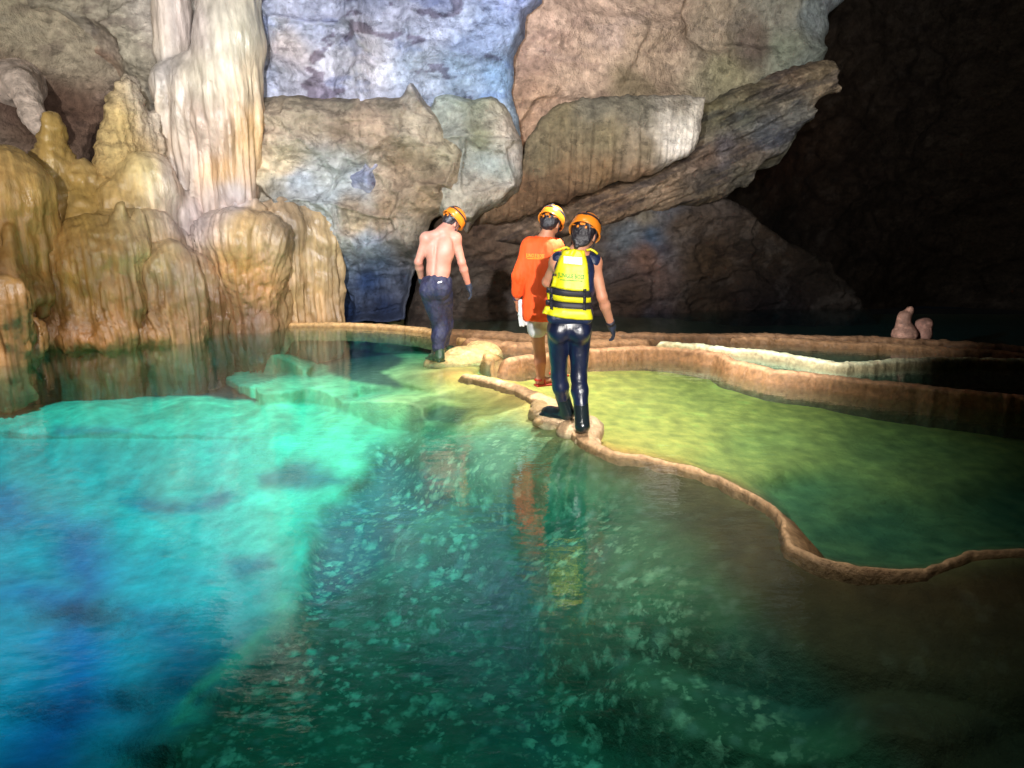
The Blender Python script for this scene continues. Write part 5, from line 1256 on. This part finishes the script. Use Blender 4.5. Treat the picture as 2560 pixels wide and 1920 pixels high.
# ---------- walker in the yellow vest
def walker_vest():
    y = 5.5
    root = empty('person', onz(1430, 1065, 0.05)); 
    tag(root, 'person in yellow life vest and shiny navy leggings, nearest of the three walkers', 'person')
    H = empty('tmp')
    Mh = euler_frame(16, 24, 8)
    J = dict(M=Mh, T=euler_frame(4, 6, 0), head=P3(1460, 588, y + .03), neck=P3(1444, 634, y + .0), chest=P3(1434, 690, y + .0), pelvis=P3(1424, 808, y + .0),
             shL=P3(1394, 655, y), shR=P3(1484, 657, y), elL=P3(1368, 705, y + .10), wrL=P3(1392, 720, y + .34), elR=P3(1505, 742, y - .02), wrR=P3(1528, 812, y + .10),
             hipL=P3(1396, 826, y + .01), hipR=P3(1450, 826, y), knL=P3(1397, 940, y + .07), knR=P3(1447, 942, y - .01), anL=P3(1411, 1030, 5.66), anR=P3(1456, 1066, 5.34),
             toeL=onz(1384, 1036, .09), toeR=onz(1462, 1058, .08))
    J['anL'][2] = max(J['anL'][2], .14); J['toeL'] = J['anL'] + npv(-.15, .10, 0); J['toeL'][2] = .085
    J['toeR'] = J['anR'] + npv(.02, .20, 0); J['toeR'][2] = .085; J['anR'][2] = max(J['anR'][2], .13)
    hands = {'R': (unit(J['wrR'] - J['elR']) + npv(.05, .1, -.2), (-1, .2, 0), npv(0, 1, 0), 0.0, .5), 'L': (npv(.6, .8, .1), (0, 0, -1), npv(1, 0, 0), 0.0, .6)}
    J['M'] = Mh
    body = make_body(J, root, (186, 134, 108), hands, .92)
    lo = J['anR'] - npv(.45, .4, .1); hi = J['neck'] + npv(.35, .45, .1)
    T = J['T']; rt, fw, up = T[:, 0], T[:, 1], T[:, 2]; pv, ch = J['pelvis'], J['chest']
    def legs(s):
        s.ell(pv, npv(.157, .118, .12), T, k=.05)
        s.ell(pv + up * .08, npv(.140, .105, .10), T, k=.05)
        for a, sg in (('L', -1), ('R', 1)):
            s.ell(pv + rt * sg * .073 - fw * .058 - up * .055, npv(.084, .076, .092), T, k=.035)
            s.cap(J['hip' + a], J['kn' + a], .089, .058, k=.03)
            c = J['kn' + a] * .68 + J['an' + a] * .32 - fw * .02
            s.cap(J['kn' + a], c, .057, .061, k=.03); s.cap(c, J['an' + a], .061, .043, k=.03)
    garment('leggings', root, M_WETSUIT, legs, lo, hi, .0065, wr=(.004, 16, 12))
    def top(s):
        s.ell(ch, npv(.158, .115, .17), T, k=.05); s.ell((ch + pv) / 2, npv(.140, .105, .16), T, k=.05)
        for a, sg in (('L', -1), ('R', 1)):
            s.cap(J['neck'] - up * .03, J['sh' + a] * .9 + J['neck'] * .1, .055, .070, k=.04)
            s.ell(J['sh' + a] * .9 + J['neck'] * .1, npv(.058, .066, .055), k=.03)
    garment('wetsuit_top', root, M_NAVY, top, lo, hi, .0065, wr=(.003, 18, 12), cut=lambda s: s.ell(J['neck'] + up * .05, .066, k=.01, op='d'))
    # vest: foam body in navy, yellow panels on the back
    def vest(s):
        s.box(ch - up * .01, (.155, .135, .17), .10, T, k=.04)
        s.box((ch + pv) / 2 - up * .0, (.148, .13, .16), .10, T, k=.05)
        s.box(pv + up * .055, (.168, .145, .06), .05, T, k=.05)
        for a in 'LR': s.cap(J['neck'] - up * .05 + rt * (.06 if a == 'R' else -.06), J['sh' + a] * .72 + J['neck'] * .28 - up * .02, .058, .058, k=.03)
    vb = garment('life_vest', root, M_NAVY, vest, lo, hi, .007, wr=(.004, 10, 8), cut=lambda s: (s.ell(J['neck'] + up * .03, (.085, .12, .06), T, k=.02, op='d'), s.ell(J['shR'] + rt * .07 - up * .13, (.07, .12, .10), T, k=.02, op='d'), s.ell(J['shL'] - rt * .07 - up * .13, (.07, .12, .10), T, k=.02, op='d')))
    bv = bvh_of(vb); yb = y - .14; Y0 = y - .8
    patch('back_panel', vb, xz([(1408, 628), (1436, 624), (1464, 628), (1470, 660), (1474, 728), (1430, 727), (1378, 719), (1388, 680), (1398, 650)], yb), bv, Y0, .004, .020, M_YELLOW)
    patch('waist_band', vb, xz([(1369, 737), (1425, 742), (1479, 745), (1480, 759), (1425, 757), (1370, 752)], yb), bv, Y0, .004, .020, M_YELLOW)
    patch('skirt_panel', vb, xz([(1364, 768), (1425, 772), (1478, 774), (1484, 800), (1440, 799), (1400, 795), (1356, 786)], yb), bv, Y0, .006, .026, M_YELLOW)
    bv2 = bvh_of(*[o for o in bpy.data.objects if o.parent == vb], vb)
    patch('belt', vb, xz([(1368, 721), (1425, 727), (1480, 730), (1481, 744), (1425, 741), (1367, 735)], yb), bv2, Y0, .002, .008, M_BLACK)
    patch('belt', vb, xz([(1366, 753), (1425, 757), (1480, 760), (1481, 773), (1425, 771), (1366, 767)], yb), bv2, Y0, .002, .008, M_BLACK)
    for u in (1379, 1461): patch('vertical_strap', vb, xz([(u - 4, 721), (u + 4, 721), (u + 4, 775), (u - 4, 774)], yb), bv2, Y0, .004, .014, M_BLACK)
    patch('reflective_patch', vb, xz([(1410, 641), (1456, 644), (1455, 662), (1409, 658)], yb), bv2, Y0, .001, .003, M_PATCH)
    c = ony(1428, 690, yb)
    text_on('lettering', vb, 'JUNGLE BOSS', (c[0], c[2]), .044, bv2, Y0, .005, M_GREEN, -.06, .70)
    c = ony(1430, 701, yb); patch('print_line', vb, xz([(1400, 698), (1456, 701), (1456, 703), (1400, 700)], yb), bv2, Y0, .001, .001, M_GREEN, .004)
    for pts in (((1384, 628), (1400, 623), (1416, 618), (1424, 622)), ((1466, 626), (1476, 623), (1486, 628), (1494, 635))):
        link_mesh('shoulder_strap', *tube([ony(u, v, y - .07) for u, v in pts], .009, 8), M_YELLOW, vb)
    link_mesh('collar', *tube([ony(u, v, y - .05 + .02 * abs(u - 1443) / 20) for u, v in ((1422, 624), (1432, 628), (1444, 629), (1456, 627), (1464, 623))], .010, 8), mat('red_collar', base=(.5, .02, .02), rough=.7), root)
    helmet(root, J['head'], Mh); hair(root, J['head'], Mh, .05, 1, 1.05)
    footwear('boot', root, J, 'L', M_BOOT, .17, .014); footwear('boot', root, J, 'R', M_BOOT, .20, .014)
    def glove(s):
        hand_sdf(s, J['wrR'], hands['R'][0], hands['R'][1], hands['R'][2], .0035, .5); e = unit(J['wrR'] - J['elR'])
        s.cap(J['wrR'] - e * .02, J['wrR'] + e * .02, .034, .034, k=.01)
    garment('glove', root, M_GLOVE, glove, J['wrR'] - .25, J['wrR'] + .25, .0045, .006)
    e = unit(J['wrR'] - J['elR']); link_mesh('wrist_cuff', *tube([J['wrR'] - e * .035, J['wrR'] - e * .005], .035, 20), M_BLACK, root)
    bpy.data.objects.remove(H)
    return J
def reparent(root):
    """children were modelled in world space"""
    for o in bpy.data.objects:
        if o.parent == root: o.matrix_parent_inverse = Matrix.Translation(-root.location)

def walker_orange():
    y = 6.75
    root = empty('person', onz(1360, 985, 0.03))
    tag(root, 'person in orange long-sleeved shirt, white shorts and red sandals, between the other two walkers', 'person')
    Mh = euler_frame(24, 26, 6)
    J = dict(M=Mh, T=euler_frame(10, 8, -2), head=P3(1376, 560, y + .03), neck=P3(1365, 596, y), chest=P3(1352, 648, y), pelvis=P3(1350, 760, y),
             shL=P3(1326, 616, y), shR=P3(1388, 618, y + .03), elL=P3(1297, 690, y - .04), wrL=P3(1292, 752, y + .04), elR=P3(1398, 690, y + .10), wrR=P3(1404, 735, y + .25),
             hipL=P3(1338, 782, y), hipR=P3(1366, 782, y + .02), knL=P3(1350, 888, y + .04), knR=P3(1408, 868, y + .22), anL=P3(1352, 966, 6.78), anR=P3(1386, 948, 7.1))
    J['toeL'] = J['anL'] + npv(.13, .06, 0); J['toeL'][2] = .085; J['anL'][2] = max(J['anL'][2], .12)
    J['toeR'] = J['anR'] + npv(.10, .12, 0); J['toeR'][2] = .07; J['anR'][2] = max(J['anR'][2], .12)
    hands = {'L': (npv(.05, .12, -1), (1, 0, 0), npv(0, 1, 0), 0.0, 1.0), 'R': (npv(0, 1, -.2), (-1, 0, 0), npv(0, 0, 1), 0.0, .6)}
    body = make_body(J, root, (184, 130, 100), hands, .90)
    T = J['T']; rt, fw, up = T[:, 0], T[:, 1], T[:, 2]; pv, ch = J['pelvis'], J['chest']
    lo = npv(*(np.minimum(J['anL'], J['elL']) - .3)); hi = J['neck'] + npv(.35, .5, .15); lo[1] = y - .45
    def shirt(s):
        s.ell(ch, npv(.165, .125, .18), T, k=.05)
        s.box((ch + pv) / 2 - up * .03, (.150, .128, .22), .10, T, k=.07)
        s.box(pv - up * .06, (.160, .150, .13), .10, T, k=.06)
        for a in 'LR':
            s.cap(J['neck'] - up * .04, J['sh' + a], .066, .082, k=.05); s.ell(ch + rt * (.08 if a == 'R' else -.08) - fw * .05 + up * .06, (.09, .07, .12), T, k=.04)
            s.cap(J['sh' + a], J['el' + a], .072, .064, k=.03); s.cap(J['el' + a], J['el' + a] * .35 + J['wr' + a] * .65, .062, .052, k=.02)
    sh = garment('shirt', root, M_ORANGE, shirt, lo, hi, .0065, wr=(.010, 16, 2.2), cut=lambda s: (s.ell(J['neck'] + up * .035 + fw * .02, (.068, .075, .05), T, k=.012, op='d'), s.box(pv - up * .27, (.3, .3, .125), .01, None, k=.006, op='d')))
    bv = bvh_of(sh); yb = y - .12; c = ony(1338, 640, yb)
    text_on('lettering', sh, 'JUNGLE BOSS', (c[0], c[2]), .046, bv, y - .8, .004, M_YPRINT, -.02, .58)
    patch('print_line', sh, xz([(1318, 646), (1358, 646), (1358, 648), (1318, 648)], yb), bv, y - .8, .001, .001, M_YPRINT, .004)
    def shorts(s):
        s.ell(pv - up * .04, npv(.148, .118, .13), T, k=.05)
        for a in 'LR': s.cap(J['hip' + a], J['hip' + a] * .62 + J['kn' + a] * .38, .098, .090, k=.03)
    garment('shorts', root, M_WHITE, shorts, lo, hi, .0065, wr=(.005, 14, 5))
    helmet(root, J['head'], Mh); hair(root, J['head'], Mh, 0, 4, 1.0)
    for a in 'LR':
        an, toe = J['an' + a], J['toe' + a]; f = unit((toe - an) * npv(1, 1, 0)); gz = toe[2] - .035; r_ = npv(f[1], -f[0], 0)
        s = SDF(np.minimum(an, toe) - .2, np.maximum(an, toe) + .2, .0045, .008)
        mid = (an + toe) / 2; s.box(npv(mid[0], mid[1], gz) - f * .005, (.042, .125, .011), .009, frame(f, (0, 0, 1)))
        V, Q = s.mesh(smooth=1); so = link_mesh('sandal', V, Q, M_RED, root)
        def arch(t, w, h): return [npv(*(an + (toe - an) * t)[:2], gz) + r_ * w * math.cos(q) + npv(0, 0, h * math.sin(q)) for q in np.linspace(0, math.pi, 13)]
        link_mesh('strap', *join(tube(arch(.15, .047, .078), .008, 6), tube(arch(.85, .045, .060), .008, 6), tube([npv(*an[:2], gz + .055) - f * .058 + r_ * x * .03 + f * (1 - math.cos(x)) * .05 for x in np.linspace(-1.5, 1.5, 9)], .011, 6),
             tube([npv(*(an + (toe - an) * .15)[:2], gz + .065) + r_ * .03, npv(*(an + (toe - an) * .85)[:2], gz + .05) - r_ * .025], .006, 6)), M_RED, so)
    w = J['wrL']; link_mesh('wristband', *tube([w + npv(0, 0, .035) + npv(-.002, 0, 0), w + npv(0, 0, .005)], [.034, .033], 18), mat('dark_blue_band', base=(.03, .02, .09), rough=.4), root)
    reparent(root)
    # white gloves held in the left hand: a thing of its own
    h = w + npv(.035, -.06, -.09)
    s = SDF(h - .2, h + .2, .005, .012)
    s.cap(h + npv(0, 0, .09), h + npv(.005, 0, -.02), .026, .024, k=.02, flat=((0, 1, 0), .6)); s.cap(h + npv(.0, -.012, -.02), h + npv(.05, -.01, -.115), .022, .014, k=.01); s.cap(h + npv(-.005, .0, -.03), h + npv(-.002, -.01, -.125), .020, .013, k=.01)
    s.cap(h + npv(.01, 0, -.03), h + npv(.025, .0, -.13), .018, .012, k=.01); s.cap(h + npv(.02, 0, .02), h + npv(.035, -.01, -.04), .018, .012, k=.01)
    V, Q = s.mesh(smooth=1); V = V + mesh_normals(V, Q) * (.004 * fbm(V[:, 0] * 40, V[:, 1] * 40, V[:, 2] * 40, 3, 5))[:, None]
    tag(link_mesh('gloves', V, Q, mat('white_glove_cloth', base=(.8, .8, .86), rough=.7), None), 'pair of white gloves held in the left hand of the orange-shirted walker', 'gloves')
    return J

def walker_bare():
    y = 8.0
    root = empty('person', onz(1084, 905, 0.03))
    tag(root, 'shirtless person in dark navy trousers and dark gloves, farthest left of the three walkers', 'person')
    Mh = euler_frame(42, 34, 10)
    J = dict(M=Mh, T=euler_frame(14, 16, -3), head=P3(1130, 556, y + .10), neck=P3(1108, 580, y + .02), chest=P3(1100, 630, y), pelvis=P3(1092, 716, y - .03),
             shL=P3(1066, 596, y - .02), shR=P3(1138, 596, y + .04), elL=P3(1046, 655, y - .02), wrL=P3(1054, 700, y + .14), elR=P3(1154, 655, y + .04), wrR=P3(1172, 716, y + .16),
             hipL=P3(1080, 738, y - .02), hipR=P3(1106, 738, y), knL=P3(1102, 818, y + .06), knR=P3(1112, 806, y + .22), anL=P3(1095, 880, 7.95), anR=P3(1106, 866, 8.35))
    J['toeL'] = J['anL'] + npv(-.13, .02, 0) * 0 + npv(-.09, .10, 0); J['toeL'][2] = .055; J['anL'][2] = max(J['anL'][2], .11)
    J['toeR'] = J['anR'] + npv(.12, .12, 0); J['toeR'][2] = .055; J['anR'][2] = max(J['anR'][2], .11)
    hands = {'L': (npv(.1, .5, -1), (1, 0, 0), npv(0, 1, 0), 0.0, .5), 'R': (npv(.25, .25, -1), (-1, 0, 0), npv(0, 1, 0), 0.0, .45)}
    make_body(J, root, (180, 128, 112), hands, 1.03)
    T = J['T']; rt, fw, up = T[:, 0], T[:, 1], T[:, 2]; pv = J['pelvis']
    lo = np.minimum(J['anL'], J['anR']) - .35; hi = J['chest'] + npv(.4, .5, .1)
    def trousers(s):
        s.ell(pv, npv(.168, .130, .13), T, k=.05); s.ell(pv + up * .07, npv(.150, .118, .06), T, k=.04)
        for a, sg in (('L', -1), ('R', 1)):
            s.ell(pv + rt * sg * .07 - fw * .065 - up * .05, npv(.105, .09, .105), T, k=.04)
            s.cap(J['hip' + a], J['kn' + a], .118, .086, k=.03); s.cap(J['kn' + a], J['an' + a] + (J['kn' + a] - J['an' + a]) * .2, .088, .070, k=.03)
            s.cap(J['kn' + a], J['kn' + a] * .6 + J['an' + a] * .4 - fw * .02, .09, .085, k=.03)
            s.ell(J['kn' + a] - npv(0, 0, .05), (.08, .08, .05), k=.02)
    tr = garment('trousers', root, M_PANTS, trousers, lo, hi, .007, wr=(.014, 12, 9))
    bv = bvh_of(tr); patch('pocket_tag', tr, xz([(1096, 703), (1106, 701), (1106, 704), (1096, 706)], y - .1), bv, y - .8, .001, .003, M_PATCH, .004)
    helmet(root, J['head'], Mh); hair(root, J['head'], Mh, 0, 7, .98)
    for a in 'LR': footwear('boot', root, J, a, M_GREENBOOT, .20, .012)
    for a in 'LR':
        def gl(s, a=a):
            hand_sdf(s, J['wr' + a], hands[a][0], hands[a][1], hands[a][2], .0045, hands[a][4]); e = unit(J['wr' + a] - J['el' + a]); s.cap(J['wr' + a] - e * .02, J['wr' + a] + e * .02, .036, .036, k=.01)
        garment('glove', root, M_GLOVE, gl, J['wr' + a] - .25, J['wr' + a] + .25, .0045, .006)
    reparent(root)
    return J
JV = walker_vest()
reparent([o for o in bpy.data.objects if o.name == 'person'][0])
JO = walker_orange(); JB = walker_bare()
for _n, _k in LIGHTS.items(): spot(_n + '_light', **_k)
